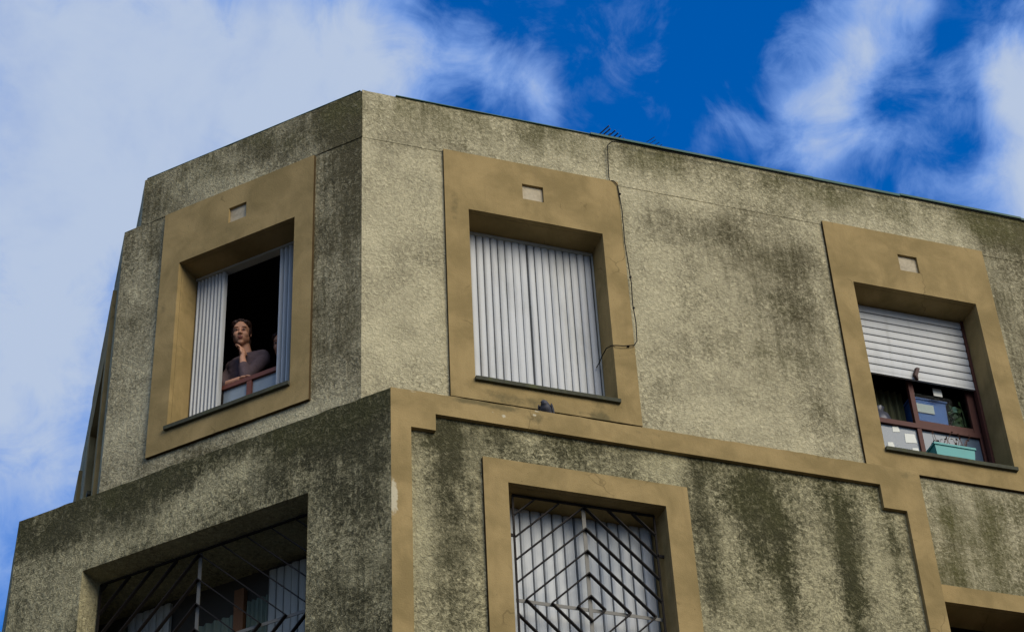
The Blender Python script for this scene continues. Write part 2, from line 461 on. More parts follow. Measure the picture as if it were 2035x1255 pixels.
# ------------------------------------------------------------------ mesh builder
class MB:
    def __init__(s):
        s.v = []; s.f = []; s.mi = []; s.d = []; s.m = []; s.smooth = False

    def add(s, vs, fs, mi=0, d=None, m=None):
        b = len(s.v)
        s.v.extend([tuple(map(float, q)) for q in vs])
        s.f.extend([tuple(i + b for i in q) for q in fs])
        s.mi.extend([mi] * len(fs))
        k = len(vs)
        s.d.extend(list(d) if d is not None else [0.0] * k)
        s.m.extend(list(m) if m is not None else [0.0] * k)
        return b

    def quad(s, a, b, c, d, mi=0):
        s.add([a, b, c, d], [(0, 1, 2, 3)], mi)

    def box(s, F, u0, u1, n0, n1, z0, z1, mi=0, taper=0.0):
        t = taper
        vs = [F(u0 + t, n0 + t, z0), F(u1 - t, n0 + t, z0), F(u1 - t, n1 - t, z0), F(u0 + t, n1 - t, z0),
              F(u0, n0, z1), F(u1, n0, z1), F(u1, n1, z1), F(u0, n1, z1)]
        s.add(vs, [(0, 3, 2, 1), (4, 5, 6, 7), (0, 1, 5, 4), (1, 2, 6, 5), (2, 3, 7, 6), (3, 0, 4, 7)], mi)

    def tube(s, pts, r, k=8, mi=0, caps=True):
        pts = [Vector(p) for p in pts]
        rs = r if isinstance(r, (list, tuple)) else [r] * len(pts)
        rings = []
        ref = None
        for i, p in enumerate(pts):
            a = pts[max(i - 1, 0)]; b = pts[min(i + 1, len(pts) - 1)]
            dr = (b - a).normalized()
            if ref is None:
                ref = dr.orthogonal().normalized()
            x = (ref - dr * ref.dot(dr)).normalized(); ref = x
            y = dr.cross(x)
            rings.append([p + (x * math.cos(2 * math.pi * j / k) + y * math.sin(2 * math.pi * j / k)) * rs[i] for j in range(k)])
        vs = [q for rg in rings for q in rg]
        fs = []
        for i in range(len(pts) - 1):
            for j in range(k):
                fs.append((i * k + j, i * k + (j + 1) % k, (i + 1) * k + (j + 1) % k, (i + 1) * k + j))
        if caps:
            fs.append(tuple(range(k))[::-1]); fs.append(tuple(range((len(pts) - 1) * k, len(pts) * k)))
        s.add(vs, fs, mi)

    def bar(s, F, p, q, n, w, th, mi=0):
        """flat bar in a façade-parallel plane from p=(u,z) to q=(u,z), front face at n"""
        du, dz = q[0] - p[0], q[1] - p[1]
        l = math.hypot(du, dz)
        if l < 1e-4:
            return
        a, b = -dz / l * w / 2, du / l * w / 2
        vs = []
        for nn in (n, n - th):
            for (x, y) in ((p[0] + a, p[1] + b), (p[0] - a, p[1] - b), (q[0] - a, q[1] - b), (q[0] + a, q[1] + b)):
                vs.append(F(x, nn, y))
        s.add(vs, [(0, 1, 2, 3), (7, 6, 5, 4), (0, 4, 5, 1), (1, 5, 6, 2), (2, 6, 7, 3), (3, 7, 4, 0)], mi)

    def grid(s, F, us, zs, n, keep, dirt=None, thick=None, jit=0.0, mi=0, seed=0, edge=0.0, side_mi=0, outer=None):
        """faces kept where keep(uc, zc); optional side walls of given thickness along every free border"""
        us = np.array(sorted(set(np.round(us, 4)))); zs = np.array(sorted(set(np.round(zs, 4))))
        U, Zm = np.meshgrid(us, zs, indexing='ij')
        u = U.ravel(); z = Zm.ravel()
        nn = np.full(u.shape, float(n))
        if jit:
            nn = nn + (fbm(u * 3 + seed, z * 3) - .5) * jit * 2 + (fbm(u * 11 + seed, z * 11) - .5) * jit
        d, m = dirt(u, z) if dirt else (np.zeros_like(u), np.zeros_like(u))
        zz = z.copy()
        if edge:
            top = np.isclose(z, zs[-1])
            zz = zz + top * ((fbm(u * 6 + seed, u * 0 + 1.5) - .5) * edge * 2 + (fbm(u * 1.2 + seed, u * 0 + 7.5) - .5) * edge)
        nu, nz = len(us), len(zs)
        uc = (us[:-1] + us[1:]) / 2; zc = (zs[:-1] + zs[1:]) / 2
        K = np.array([[bool(keep(a, b)) for b in zc] for a in uc])
        ids = lambda i, j: i * nz + j
        fs = []
        def hole_ok(q):                                        # only the outer returns of a slab get the painted edge shade
            nbv = len(u)
            a, b_ = u[q[0] % nbv], z[q[0] % nbv]; c_, e_ = u[q[1] % nbv], z[q[1] % nbv]
            x, y = (a + c_) / 2, (b_ + e_) / 2
            return min(abs(x - us[0]), abs(x - us[-1]), abs(y - zs[0]), abs(y - zs[-1])) < 1e-3
        for i in range(nu - 1):
            for j in range(nz - 1):
                if K[i, j]:
                    q = (ids(i, j), ids(i + 1, j), ids(i + 1, j + 1), ids(i, j + 1))
                    fs.append(q)
        P = F.arr(u, nn, zz)
        side = 0
        if thick:
            nb = len(P)
            back = F.arr(u, np.full(u.shape, float(n - thick)), zz)
            fb = []
            for i in range(nu - 1):
                for j in range(nz - 1):
                    if not K[i, j]:
                        continue
                    if i == 0 or not K[i - 1, j]: fb.append((ids(i, j), ids(i, j + 1), nb + ids(i, j + 1), nb + ids(i, j)))
                    if i == nu - 2 or not K[i + 1, j]: fb.append((ids(i + 1, j + 1), ids(i + 1, j), nb + ids(i + 1, j), nb + ids(i + 1, j + 1)))
                    if j == 0 or not K[i, j - 1]: fb.append((ids(i + 1, j), ids(i, j), nb + ids(i, j), nb + ids(i + 1, j)))
                    if j == nz - 2 or not K[i, j + 1]: fb.append((ids(i, j + 1), ids(i + 1, j + 1), nb + ids(i + 1, j + 1), nb + ids(i, j + 1)))
            P = np.concatenate([P, back]); d = np.concatenate([d, d]); m = np.concatenate([m, m])
            fs += fb
            side = len(fb)
        usedi = sorted(set(i for f in fs for i in f))
        mp = {o: k for k, o in enumerate(usedi)}
        s.add(P[usedi], [tuple(mp[i] for i in f) for f in fs], mi, d[usedi], m[usedi])
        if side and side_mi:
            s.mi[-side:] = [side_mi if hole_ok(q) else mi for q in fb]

    def build(s, name, mats, parent=None, smooth=False, weld=False):
        me = bpy.data.meshes.new(name)
        me.from_pydata(s.v, [], s.f)
        for mn in ([mats] if isinstance(mats, str) else mats):
            me.materials.append(MATS[mn])
        me.polygons.foreach_set('material_index', s.mi)
        a = me.attributes.new('dirt', 'FLOAT', 'POINT'); a.data.foreach_set('value', s.d)
        a = me.attributes.new('moss', 'FLOAT', 'POINT'); a.data.foreach_set('value', s.m)
        if smooth:
            me.polygons.foreach_set('use_smooth', [True] * len(me.polygons))
        if weld:
            bm = bmesh.new(); bm.from_mesh(me)
            bmesh.ops.remove_doubles(bm, verts=bm.verts, dist=.0015)
            bmesh.ops.recalc_face_normals(bm, faces=bm.faces)
            bm.to_mesh(me); bm.free()
        me.update()
        o = bpy.data.objects.new(name, me)
        COL.objects.link(o)
        if parent:
            o.parent = parent
        return o


def tag(o, label=None, cat=None, group=None, kind=None):
    for k, v in (('label', label), ('category', cat), ('group', group), ('kind', kind)):
        if v:
            o[k] = v
    return o


def empty(name, loc=(0, 0, 0), label=None, cat=None, group=None):
    o = bpy.data.objects.new(name, None)
    o.location = loc
    o.empty_display_size = .2
    COL.objects.link(o)
    return tag(o, label, cat, group)


def lin(a, b, step, extra=()):
    k = max(1, int(round((b - a) / step)))
    return list(np.linspace(a, b, k + 1)) + [e for e in extra if a <= e <= b]


def inrect(u, z, r):
    return r[0] < u < r[1] and r[2] < z < r[3]


# ------------------------------------------------------------------ ground
def sheet(name, mat, x0, x1, y0, y1, z):
    b = MB(); b.quad((x0, y0, z), (x1, y0, z), (x1, y1, z), (x0, y1, z))
    return tag(b.build(name, mat), kind='structure')


sheet('road', 'asphalt', -400, 400, -400, 400, 0.0)
pv = MB()
pv.box(R, -6.0, 30.0, -30.0, 3.2, .02 - Z0, .13 - Z0)
tag(pv.build('pavement', 'paving'), kind='structure')

# ------------------------------------------------------------------ the building
bld = empty('apartment_building', (0, 0, 0), 'grey roughcast corner apartment block with a chamfered corner and ochre window surrounds', 'building')
STEP = .045
# openings (u0, u1, z0, z1) of the reveals
OR1 = (.92, 2.12, -3.035, -1.205); OR2 = (4.476, 5.687, -3.07, -1.222)
OL = (.635, 1.795, -3.01, -1.218)
OT1 = (.50, 1.66, -3.04, -1.60); OT2 = (3.27, 4.43, -3.04, -1.60)
ORL = (1.06, 2.322, -5.95, -4.175); ORL2 = (4.728, 5.96, -6.25, -4.505)
OLL = (.711, 2.762, -5.95, -4.172)

w = MB()
us = lin(0, 9.0, STEP, OR1[:2] + OR2[:2] + ORL2[:2])
zs = lin(-6.6, -.556, STEP, OR1[2:] + OR2[2:] + ORL2[2:]) + [-Z0]
holes = [OR1, OR2, ORL2]
w.grid(R, us, zs, 0, lambda a, b: not any(inrect(a, b, h) for h in holes) and not (a < 4.46 and b < -3.52), dirt_R, jit=.004, seed=1)
us = lin(0, WL, STEP, OL[:2]); zs = lin(-3.9, -.556, STEP, OL[2:])
w.grid(L, us, zs, 0, lambda a, b: not inrect(a, b, OL), dirt_L, jit=.004, seed=0)
us = lin(0, 9.0, .08, OT1[:2] + OT2[:2]); zs = lin(-3.9, -.556, .08, OT1[2:] + OT2[2:])
w.grid(T, us, zs, 0, lambda a, b: not (inrect(a, b, OT1) or inrect(a, b, OT2)), dirt_T, jit=.004, seed=5)
# ledge where the side wall is thicker than its parapet
w.add([L(PL - .05, 0, -.556), L(WL, 0, -.556), T(9, 0, -.556), TP(9, -.05, -.556)], [(0, 1, 2, 3)], 0, [.6] * 4, [.4] * 4)
# rear walls
e1, e2 = R(9.0, 0, 0), T(9.0, 0, 0)
for (a, b) in (((e1[0], e1[1]), (9.0, 10.7)), ((9.0, 10.7), (e2[0], e2[1]))):
    w.quad((a[0], a[1], 0), (b[0], b[1], 0), (b[0], b[1], Z0), (a[0], a[1], Z0))
w.build('wall', 'stucco_front', bld, weld=False)

p = MB()
p.grid(R, lin(0, 9.0, STEP), lin(-.565, 0, STEP), .004, lambda a, b: True, dirt_R, thick=.20, jit=.005, seed=1, edge=.006)
p.grid(L, lin(-.004, PL, STEP), lin(-.565, 0, STEP), .004, lambda a, b: True, dirt_L, thick=.20, jit=.005, seed=9, edge=.016)
p.grid(TP, lin(0, 9.0, .1), lin(-.565, 0, .1), .0, lambda a, b: True, dirt_T, thick=.20, jit=.004, seed=12, edge=.008)
p.build('parapet', 'stucco_front', bld)

# metal flashing lapped over the parapet
c = MB()
x_ = .30
while x_ < 8.9:
    l_ = min(random.uniform(.8, 1.3), 9.0 - x_)
    dz_ = random.uniform(-.004, .005); dn_ = random.uniform(-.003, .004)
    c.box(R, x_, x_ + l_ + .004, -.21, .018 + dn_, .004 + dz_, .012 + dz_)
    if x_ > 1.5:
        c.box(R, x_ + .002, x_ + l_, .0185 + dn_, .025 + dn_, -.012 + dz_ * 1.5, .012 + dz_)
    x_ += l_
c.build('flashing', 'copper_green', bld)
c = MB()
c.box(L, .02, PL - .02, -.19, .002, .010, .015)
c.build('coping', 'copper_green', bld)
rf = MB()
rf.add([(-.1, .15, Z0 - .3), (9, .15, Z0 - .3), (9, 10.6, Z0 - .3), T(9, -.3, -.3), TP(.1, -.15, -.3)], [(0, 1, 2, 3, 4)])
rf.build('roof', 'roofing', bld)

# lower storey, standing proud of the upper one
lw = MB()
us = lin(.155, 4.50, STEP, ORL[:2]); zs = lin(-6.6, -3.46, STEP, ORL[2:]) + [-Z0]
lw.grid(R, us, zs, .25, lambda a, b: not inrect(a, b, ORL), dirt_P, jit=.004, seed=21)
us = lin(0, LLW, STEP, OLL[:2]); zs = lin(-6.6, -3.462, STEP, OLL[2:]) + [-Z0]
lw.grid(LL, us, zs, 0, lambda a, b: not inrect(a, b, OLL), dirt_LL, jit=.005, seed=23, edge=.012)
lw.grid(TL, lin(0, 9.5, .3), [-Z0, -9, -6, -5, -4.2, -3.462], 0, lambda a, b: True, dirt_T, jit=.004, seed=25)
lw.add([LL(0, 0, -3.468), LL(LLW, 0, -3.468), TL(9.5, 0, -3.468), T(9, -.1, -3.40), L(WL, -.1, -3.40), R(-.04, -.05, -3.40), R(4.5, -.05, -3.40), R(4.5, .25, -3.468)],
       [(0, 7, 6, 5), (0, 5, 4, 1), (1, 4, 3, 2)], 0, [.8] * 8, [.7] * 8)
lw.add([R(4.5, .25, -3.468), R(4.5, 0, -3.468), R(4.5, 0, -Z0), R(4.5, .25, -Z0)], [(0, 1, 2, 3)], 0, [.3] * 4, [.3] * 4)
lw.build('lower_wall', 'stucco_old', bld)

# ochre band: strips and stepped blocks framing the lower panel
bd = MB()
bu = [.155, .312, .506, 4.205, 4.405, 4.58]; bz = [-Z0, -6.6, -3.87, -3.80, -3.67, -3.628, -3.455]


def band_keep(u, z):
    top = z > -3.645
    return top or u < .312 or u > 4.405 or (u < .506 and z > -3.80) or (u > 4.205 and z > -3.87)


bd.grid(R, lin(.155, 4.58, .0175, bu), [z_ for z_ in lin(-3.87, -3.455, .012) if abs(z_ + 3.645) > .004 and abs(z_ + 3.80) > .004] + [-3.87, -3.80, -3.645, -3.455] + lin(-6.6, -3.87, .06) + [-Z0], .29, band_keep, dirt_band, thick=.045, jit=.0015, seed=31, edge=.008)
bd.add([R(4.58, .245, -3.455), R(4.58, 0, -3.455), R(4.58, 0, -Z0), R(4.58, .245, -Z0)], [(0, 1, 2, 3)])
bd.build('band', 'ochre_plaster', bld)

# ------------------------------------------------------------------ windows
def make_reveal(F, O, front, back=-.30, soffit_extra=0.0):
    b = MB()
    u0, u1, z0, z1 = O
    ns = [front, front - .10, front - .2, back]
    for i in range(3):
        a, c = ns[i], ns[i + 1]
        zz = [z0 + (z1 - z0) * k / 6 for k in range(7)]
        for k in range(6):
            b.quad(F(u0, a, zz[k]), F(u0, c, zz[k]), F(u0, c, zz[k + 1]), F(u0, a, zz[k + 1]))
            b.quad(F(u1, c, zz[k]), F(u1, a, zz[k]), F(u1, a, zz[k + 1]), F(u1, c, zz[k + 1]))
        b.quad(F(u0, a, z1), F(u0, c, z1), F(u1, c, z1), F(u1, a, z1))
        b.quad(F(u0, c, z0), F(u0, a, z0), F(u1, a, z0), F(u1, c, z0))
    return b


def surround(F, out_, O, vent, n, dirt, parent, thick=.050, side=1):
    s = MB()
    us = lin(out_[0], out_[1], .035, O[:2] + (vent[:2] if vent else ()))
    zs = lin(out_[2], out_[3], .035, O[2:] + (vent[2:] if vent else ()))
    hs = [O] + ([vent] if vent else [])
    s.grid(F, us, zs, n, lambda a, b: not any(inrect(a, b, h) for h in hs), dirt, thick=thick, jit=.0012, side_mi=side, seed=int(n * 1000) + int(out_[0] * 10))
    s.build('surround', ['ochre_plaster', 'ochre_edge_shade'], parent)
    if vent:
        v = MB()
        v.grid(F, lin(vent[0], vent[1], .03), lin(vent[2], vent[3], .03), n - .026, lambda a, b: True, None, jit=.003)
        v.build('vent_tile', 'tile', parent)


def sill(F, O, front, parent, l=.005, r=.012):
    s = MB()
    us = np.linspace(O[0] - l, O[1] + r, 24)
    for i in range(len(us) - 1):
        j0, j1 = [.004 * (vnoise(np.array([u * 9]), np.array([3.3]))[0] - .5) for u in (us[i], us[i + 1])]
        a, c = us[i], us[i + 1]
        z0, z1 = O[2] - .012, O[2] + .020
        vs = []
        for u_, j in ((a, j0), (c, j1)):
            vs += [F(u_, -.26, z0 + j), F(u_, front + .03, z0 + j), F(u_, front + .034, z1 + j), F(u_, -.26, z1 + j)]
        fs = [(0, 4, 5, 1), (1, 5, 6, 2), (2, 6, 7, 3)]
        if i == 0: fs.append((0, 1, 2, 3))
        if i == len(us) - 2: fs.append((7, 6, 5, 4))
        s.add(vs, fs)
    s.build('sill', 'sill_stone', parent)


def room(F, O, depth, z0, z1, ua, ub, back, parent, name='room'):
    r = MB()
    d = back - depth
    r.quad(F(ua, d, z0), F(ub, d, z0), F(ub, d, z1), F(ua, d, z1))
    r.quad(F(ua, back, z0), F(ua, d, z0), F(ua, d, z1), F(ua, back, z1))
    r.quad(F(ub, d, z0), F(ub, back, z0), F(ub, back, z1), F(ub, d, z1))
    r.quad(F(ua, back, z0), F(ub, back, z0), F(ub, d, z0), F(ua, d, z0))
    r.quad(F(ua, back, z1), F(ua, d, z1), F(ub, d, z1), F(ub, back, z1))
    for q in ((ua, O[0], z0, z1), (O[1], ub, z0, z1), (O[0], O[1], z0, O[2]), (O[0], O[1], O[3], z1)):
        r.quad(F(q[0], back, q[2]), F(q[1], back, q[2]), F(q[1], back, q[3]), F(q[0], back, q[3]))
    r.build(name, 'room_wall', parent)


def slats_vertical(F, u0, u1, z0, z1, n, count, name, mat, parent, depth=.014, gap=.17, lean=0.0, du_top=0.0):
    """door-like shutter leaf made of upright slats, each slightly domed, with grooves between"""
    b = MB()
    w_ = (u1 - u0) / count
    for i in range(count):
        g = w_ * gap * random.uniform(.55, 1.5) / 2; a = u0 + i * w_; tw = random.uniform(-.004, .004); bow = random.uniform(-.003, .003)
        prof = [(a + g * .2, -depth), (a + g, -.002), (a + w_ * .3, .003), (a + w_ * .5, .004), (a + w_ * .7, .003), (a + w_ - g, -.002), (a + w_ - g * .2, -depth)]
        vs = []
        for zz, k in ((z0, 0), (z1, 1)):
            for (u_, dn) in prof:
                dn = dn + tw * (u_ - a) / w_ + (bow if k else 0)
                vs.append(F(u_ + du_top * k * ((u1 - u_) / (u1 - u0) if du_top < 0 else 1), n + dn + lean * k, zz))
        m_ = len(prof)
        b.add(vs, [(j, j + 1, m_ + j + 1, m_ + j) for j in range(m_ - 1)])
        # strip behind the groove
        b.quad(F(a - g * .2, n - depth * .6, z0), F(a + g * .2, n - depth * .6, z0), F(a + g * .2 + du_top * .9, n - depth * .6, z1), F(a - g * .2 + du_top * .9, n - depth * .6, z1), 1)
    b.quad(F(u0, n - .03, z0), F(u0, n - .03, z1), F(u1, n - .03, z1), F(u1, n - .03, z0))
    b.quad(F(u0, n - .03, z0), F(u0, n, z0), F(u0 + du_top, n, z1), F(u0, n - .03, z1))
    b.quad(F(u1, n, z0), F(u1, n - .03, z0), F(u1, n - .03, z1), F(u1, n, z1))
    return b.build(name, [mat, 'groove'], parent)


def accordion(F, u0, u1, z0, z1, n, folds, name, mat, parent, amp=.045):
    """folding shutter pushed aside: zig-zag of narrow leaves with rounded outer folds"""
    b = MB()
    prof = []
    w_ = (u1 - u0) / folds
    for i in range(folds):
        a = u0 + i * w_
        prof += [(a, n - amp), (a + w_ * .12, n - amp * .35), (a + w_ * .25, n - .006), (a + w_ * .45, n + .002), (a + w_ * .7, n), (a + w_ * .86, n - amp * .35)]
    prof.append((u1, n - amp))
    vs = [F(u_, nn, z0) for u_, nn in prof] + [F(u_, nn, z1) for u_, nn in prof]
    m_ = len(prof)
    b.add(vs, [(j, j + 1, m_ + j + 1, m_ + j) for j in range(m_ - 1)])
    b.quad(F(u0, n - amp, z0), F(u0, n - amp, z1), F(u1, n - amp - .004, z1), F(u1, n - amp - .004, z0))
    return b.build(name, mat, parent, smooth=False)


def window(F, O, front, out_, vent, dirt, mat='ochre_plaster', label=None, back=-.30):
    wd = make_reveal(F, O, front - (.052 if out_ else 0), back).build('window', mat, bld)
    if label:
        wd['label'] = label
    if out_:
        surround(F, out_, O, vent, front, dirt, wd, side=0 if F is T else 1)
    return wd


# street front, shuttered window
w1 = window(R, OR1, .03, (.713, 2.31, -3.23, -.55), (1.413, 1.603, -.967, -.79), dirt_S(3, 1), label='window fully closed by white upright-slat shutters')
sill(R, OR1, .03, w1)
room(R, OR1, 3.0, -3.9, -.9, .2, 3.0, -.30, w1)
SH = -.245
slats_vertical(R, .935, 1.515, -3.02, -1.235, SH, 9, 'shutter_leaf', 'shutter_white', w1)
slats_vertical(R, 1.525, 2.105, -3.02, -1.235, SH - .004, 9, 'shutter_leaf', 'shutter_white', w1, du_top=0.0)
b = MB()
b.box(R, .922, .936, SH - .03, SH + .012, -3.02, -1.23)
b.box(R, 2.105, 2.118, SH - .03, SH + .012, -3.02, -1.23)
b.box(R, .922, 2.118, SH - .03, SH + .012, -1.235, -1.207)
b.build('shutter_frame', 'shutter_grey', w1)

# street front, roller-shuttered window
w2 = window(R, OR2, .03, (4.274, 5.887, -3.275, -.540), (4.983, 5.175, -.974, -.782), dirt_S(11), label='window with its white roller shutter half lowered')
sill(R, OR2, .03, w2)
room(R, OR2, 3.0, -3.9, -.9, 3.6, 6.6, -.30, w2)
rs = MB()
zt, zb, ns_ = -1.225, -1.985, 9
h_ = (zt - zb) / ns_
for i in range(ns_):
    a = zb + i * h_
    rs.quad(R(4.5, SH - .006, a - .003), R(5.665, SH - .006, a - .003), R(5.665, SH - .006, a + .006), R(4.5, SH - .006, a + .006), 1)
    prof = [(-.010, a + .004), (-.001, a + h_ * .10), (.003, a + h_ * .3), (.004, a + h_ * .5), (.003, a + h_ * .75), (-.001, a + h_ * .93), (-.010, a + h_ - .002)]
    vs = [R(4.50, SH + q[0], q[1]) for q in prof] + [R(5.665, SH + q[0], q[1]) for q in prof]
    rs.add(vs, [(j, 7 + j, 8 + j, j + 1) for j in range(6)])
rs.quad(R(4.5, SH - .0095, zb), R(5.665, SH - .0095, zb), R(5.665, SH - .0095, zt), R(4.5, SH - .0095, zt))
rs.box(R, 4.50, 5.665, SH - .016, SH + .006, zb - .02, zb + .001)
rsh = rs.build('roller_shutter', ['shutter_white', 'groove'], w2)
tb = MB()
tb.add([R(5.055, SH + .004, -1.955), R(5.095, SH + .004, -1.955), R(5.105, SH + .03, -1.90), R(5.075, SH + .03, -1.895),
        R(5.050, SH + .05, -1.985), R(5.080, SH + .05, -1.99), R(5.112, SH + .055, -1.905), R(5.085, SH + .055, -1.90), R(5.07, SH + .02, -2.03), R(5.085, SH + .04, -2.03)],
       [(0, 1, 2, 3), (4, 7, 6, 5), (0, 4, 8), (1, 9, 5), (4, 5, 9, 8), (0, 8, 9, 1), (1, 5, 6, 2), (2, 6, 7, 3), (3, 7, 4, 0)])
tb.build('lock_tab', 'tab_rubber', w2)
g = MB()
for (a, c_) in ((4.478, 4.505), (5.66, 5.685)):
    g = MB()
    g.box(R, a, c_, SH - .03, SH + .02, -3.06, -1.224)
    g.build('guide_rail', 'timber_dark', w2)
sf = MB()
sf.box(R, 4.49, 5.675, -.345, -.30, -2.495, -2.445)             # transom
sf.box(R, 5.030, 5.075, -.343, -.303, -2.447, -1.25)             # meeting stile
sf.box(R, 5.035, 5.075, -.342, -.304, -3.06, -2.493)
sf.box(R, 5.60, 5.675, -.355, -.306, -2.447, -1.25)
sf.box(R, 5.64, 5.676, -.346, -.302, -3.06, -2.493)
sf.box(R, 5.077, 5.60, -.352, -.312, -2.444, -2.395)
sf.build('sash_frame', 'timber_dark', w2)
gp = MB(); gp.box(R, 4.492, 5.034, -.330, -.326, -3.06, -2.496)
gp.build('glass_pane', 'glass_blue', w2)
gp = MB(); gp.box(R, 5.076, 5.640, -.330, -.326, -3.06, -2.496)
gp.build('glass_pane', 'glass_blue', w2)
gp = MB(); gp.quad(R(5.076, -.33, -2.394), R(5.60, -.33, -2.394), R(5.60, -.33, -1.25), R(5.076, -.33, -1.25))
gp.build('glass_pane', 'glass_clear', w2)
cu = MB()
pts = [(4.80 + .27 * i / 20, -.52 + .02 * math.sin(i * 1.3)) for i in range(21)]
cu.add([R(a, nn, -2.9) for a, nn in pts] + [R(a, nn, -1.95) for a, nn in pts], [(i, i + 1, 22 + i, 21 + i) for i in range(20)])
cu.build('curtain', 'curtain', w2)

# things behind and on that window's glass
def thing_box(name, mat, F, u0, u1, n0, n1, z0, z1, label, cat, group=None, taper=0.0):
    b_ = MB(); b_.box(F, u0, u1, n0, n1, z0, z1, taper=taper)
    o = b_.build(name, mat)
    return tag(o, label, cat, group)


crate = MB()
crate.box(R, 5.10, 5.43, -.60, -.40, -2.48, -2.085, taper=.012)
crate.box(R, 5.085, 5.445, -.61, -.39, -2.085, -2.068)
cb = tag(crate.build('storage_box', 'blue_plastic'), 'blue plastic box behind the upper pane under the roller shutter', 'box')
lb = MB(); lb.box(R, 5.13, 5.30, -.398, -.394, -2.23, -2.135)
lb.build('paper_label', 'paper', cb)
sh = MB(); sh.box(R, 4.9, 5.66, -.66, -.38, -2.51, -2.482)
tag(sh.build('shelf', 'timber_dark'), 'dark red board behind the window with the roller shutter', 'shelf')
bt = MB()
prof = [(.001, -2.48), (.055, -2.478), (.058, -2.38), (.058, -2.28), (.040, -2.22), (.020, -2.18), (.018, -2.14)]
base = Vector(R(5.535, -.45, 0))
vs = []; k = 14
for (r_, z_) in prof:
    for j in range(k):
        vs.append((base.x + r_ * math.cos(6.2832 * j / k), base.y + r_ * math.sin(6.2832 * j / k), z_ + Z0))
bt.add(vs, [(i * k + j, i * k + (j + 1) % k, (i + 1) * k + (j + 1) % k, (i + 1) * k + j) for i in range(len(prof) - 1) for j in range(k)])
bo = tag(bt.build('bottle', 'green_plastic', smooth=True), 'green bottle with a pale cap beside the blue box', 'bottle')
cp = MB(); cp.tube([(base.x, base.y, Z0 - 2.145), (base.x, base.y, Z0 - 2.085)], .034, 12)
cp.build('bottle_cap', 'mint_plastic', bo)
for (u0, u1, z0, z1, lab) in ((4.80, 4.87, -2.565, -2.50, 'white paper stuck to the lower left pane beside the frame'),
                              (4.905, 5.015, -2.66, -2.555, 'larger pale paper on the lower left pane near the middle post'),
                              (4.955, 5.025, -2.79, -2.70, 'pale paper at the foot of the lower left pane above the sill'),
                              (4.725, 4.79, -2.76, -2.68, 'small pale paper at the outer edge of the lower left pane')):
    o = MB()
    o.add([R(u0, -.3235, z0), R(u1, -.3235, z0 + .012), R(u1 - .01, -.3225, z1), R(u0 + .004, -.3235, z1 - .008),
           R(u0, -.3245, z0), R(u1, -.3245, z0 + .012), R(u1 - .01, -.3240, z1), R(u0 + .004, -.3245, z1 - .008)],
          [(0, 1, 2, 3), (7, 6, 5, 4), (0, 4, 5, 1), (1, 5, 6, 2), (2, 6, 7, 3), (3, 7, 4, 0)])
    tag(o.build('paper_note', 'paper'), lab, 'paper', 'papers stuck to the window glass')
o = MB(); o.box(R, 5.285, 5.37, -.3285, -.3262, -2.075, -1.99)
tag(o.build('paper_note', 'paper'), 'small white paper on the upper pane above the blue box', 'paper', 'papers stuck to the window glass')

bg_ = MB()
k = 16
rows_ = [(-2.478, .085, .06), (-2.43, .10, .07), (-2.34, .095, .065), (-2.27, .065, .045), (-2.235, .03, .02), (-2.19, .05, .03)]
vs = []
for (z_, rx_, ry_) in rows_:
    for j in range(k):
        an_ = 6.2832 * j / k; wv_ = 1 + .13 * math.sin(5 * an_ + z_ * 40) + .06 * math.sin(9 * an_)
        q = R(4.80 + rx_ * wv_ * math.cos(an_), -.47 + ry_ * wv_ * math.sin(an_), z_)
        vs.append(q)
bg_.add(vs, [(i * k + j, i * k + (j + 1) % k, (i + 1) * k + (j + 1) % k, (i + 1) * k + j) for i in range(len(rows_) - 1) for j in range(k)])
tag(bg_.build('plastic_bag', 'bag_grey', smooth=True), 'dark tied plastic bag behind the open pane left of the blue box', 'bag')
lv_ = MB()
for i in range(26):
    q0 = Vector(R(5.60 + random.uniform(-.03, .03), -.40, -2.47)); q1 = Vector(R(5.57 + random.uniform(-.11, .08), -.39 + random.uniform(-.04, .03), -2.20 + random.uniform(-.18, .12)))
    lv_.tube([q0, q0.lerp(q1, .5) + Vector((0, 0, .02)), q1], [.003, .0025, .0015], 4)
    e1 = Vector((random.uniform(-1, 1), random.uniform(-.5, .5), random.uniform(-1, .3))).normalized() * .06
    e2 = e1.cross(Vector((0, 1, .2))).normalized() * .018
    lv_.add([q1, q1 + e1 * .5 + e2, q1 + e1, q1 + e1 * .5 - e2], [(0, 1, 2, 3)])
tag(lv_.build('house_plant', 'leaf_green'), 'small leafy green plant behind the pane at the right of the blue box', 'plant')

# teal planter on the sill
pl = MB()
pz0, pz1 = -3.048, -2.868
u0, u1, n0, n1 = 4.985, 5.365, -.215, -.015
t_in = .012
vo = [(u0 + .02, n0 + .015, pz0), (u1 - .02, n0 + .015, pz0), (u1 - .02, n1 - .015, pz0), (u0 + .02, n1 - .015, pz0),
      (u0, n0, pz1), (u1, n0, pz1), (u1, n1, pz1), (u0, n1, pz1),
      (u0 + t_in, n0 + t_in, pz1), (u1 - t_in, n0 + t_in, pz1), (u1 - t_in, n1 - t_in, pz1), (u0 + t_in, n1 - t_in, pz1),
      (u0 + .025, n0 + .02, pz0 + .05), (u1 - .025, n0 + .02, pz0 + .05), (u1 - .025, n1 - .02, pz0 + .05), (u0 + .025, n1 - .02, pz0 + .05)]
pl.add([R(*(a[0], a[1], a[2])) for a in vo], [(0, 3, 2, 1)] + [(i, (i + 1) % 4, 4 + (i + 1) % 4, 4 + i) for i in range(4)]
       + [(4 + i, 4 + (i + 1) % 4, 8 + (i + 1) % 4, 8 + i) for i in range(4)] + [(8 + i, 8 + (i + 1) % 4, 12 + (i + 1) % 4, 12 + i) for i in range(4)] + [(12, 13, 14, 15)])
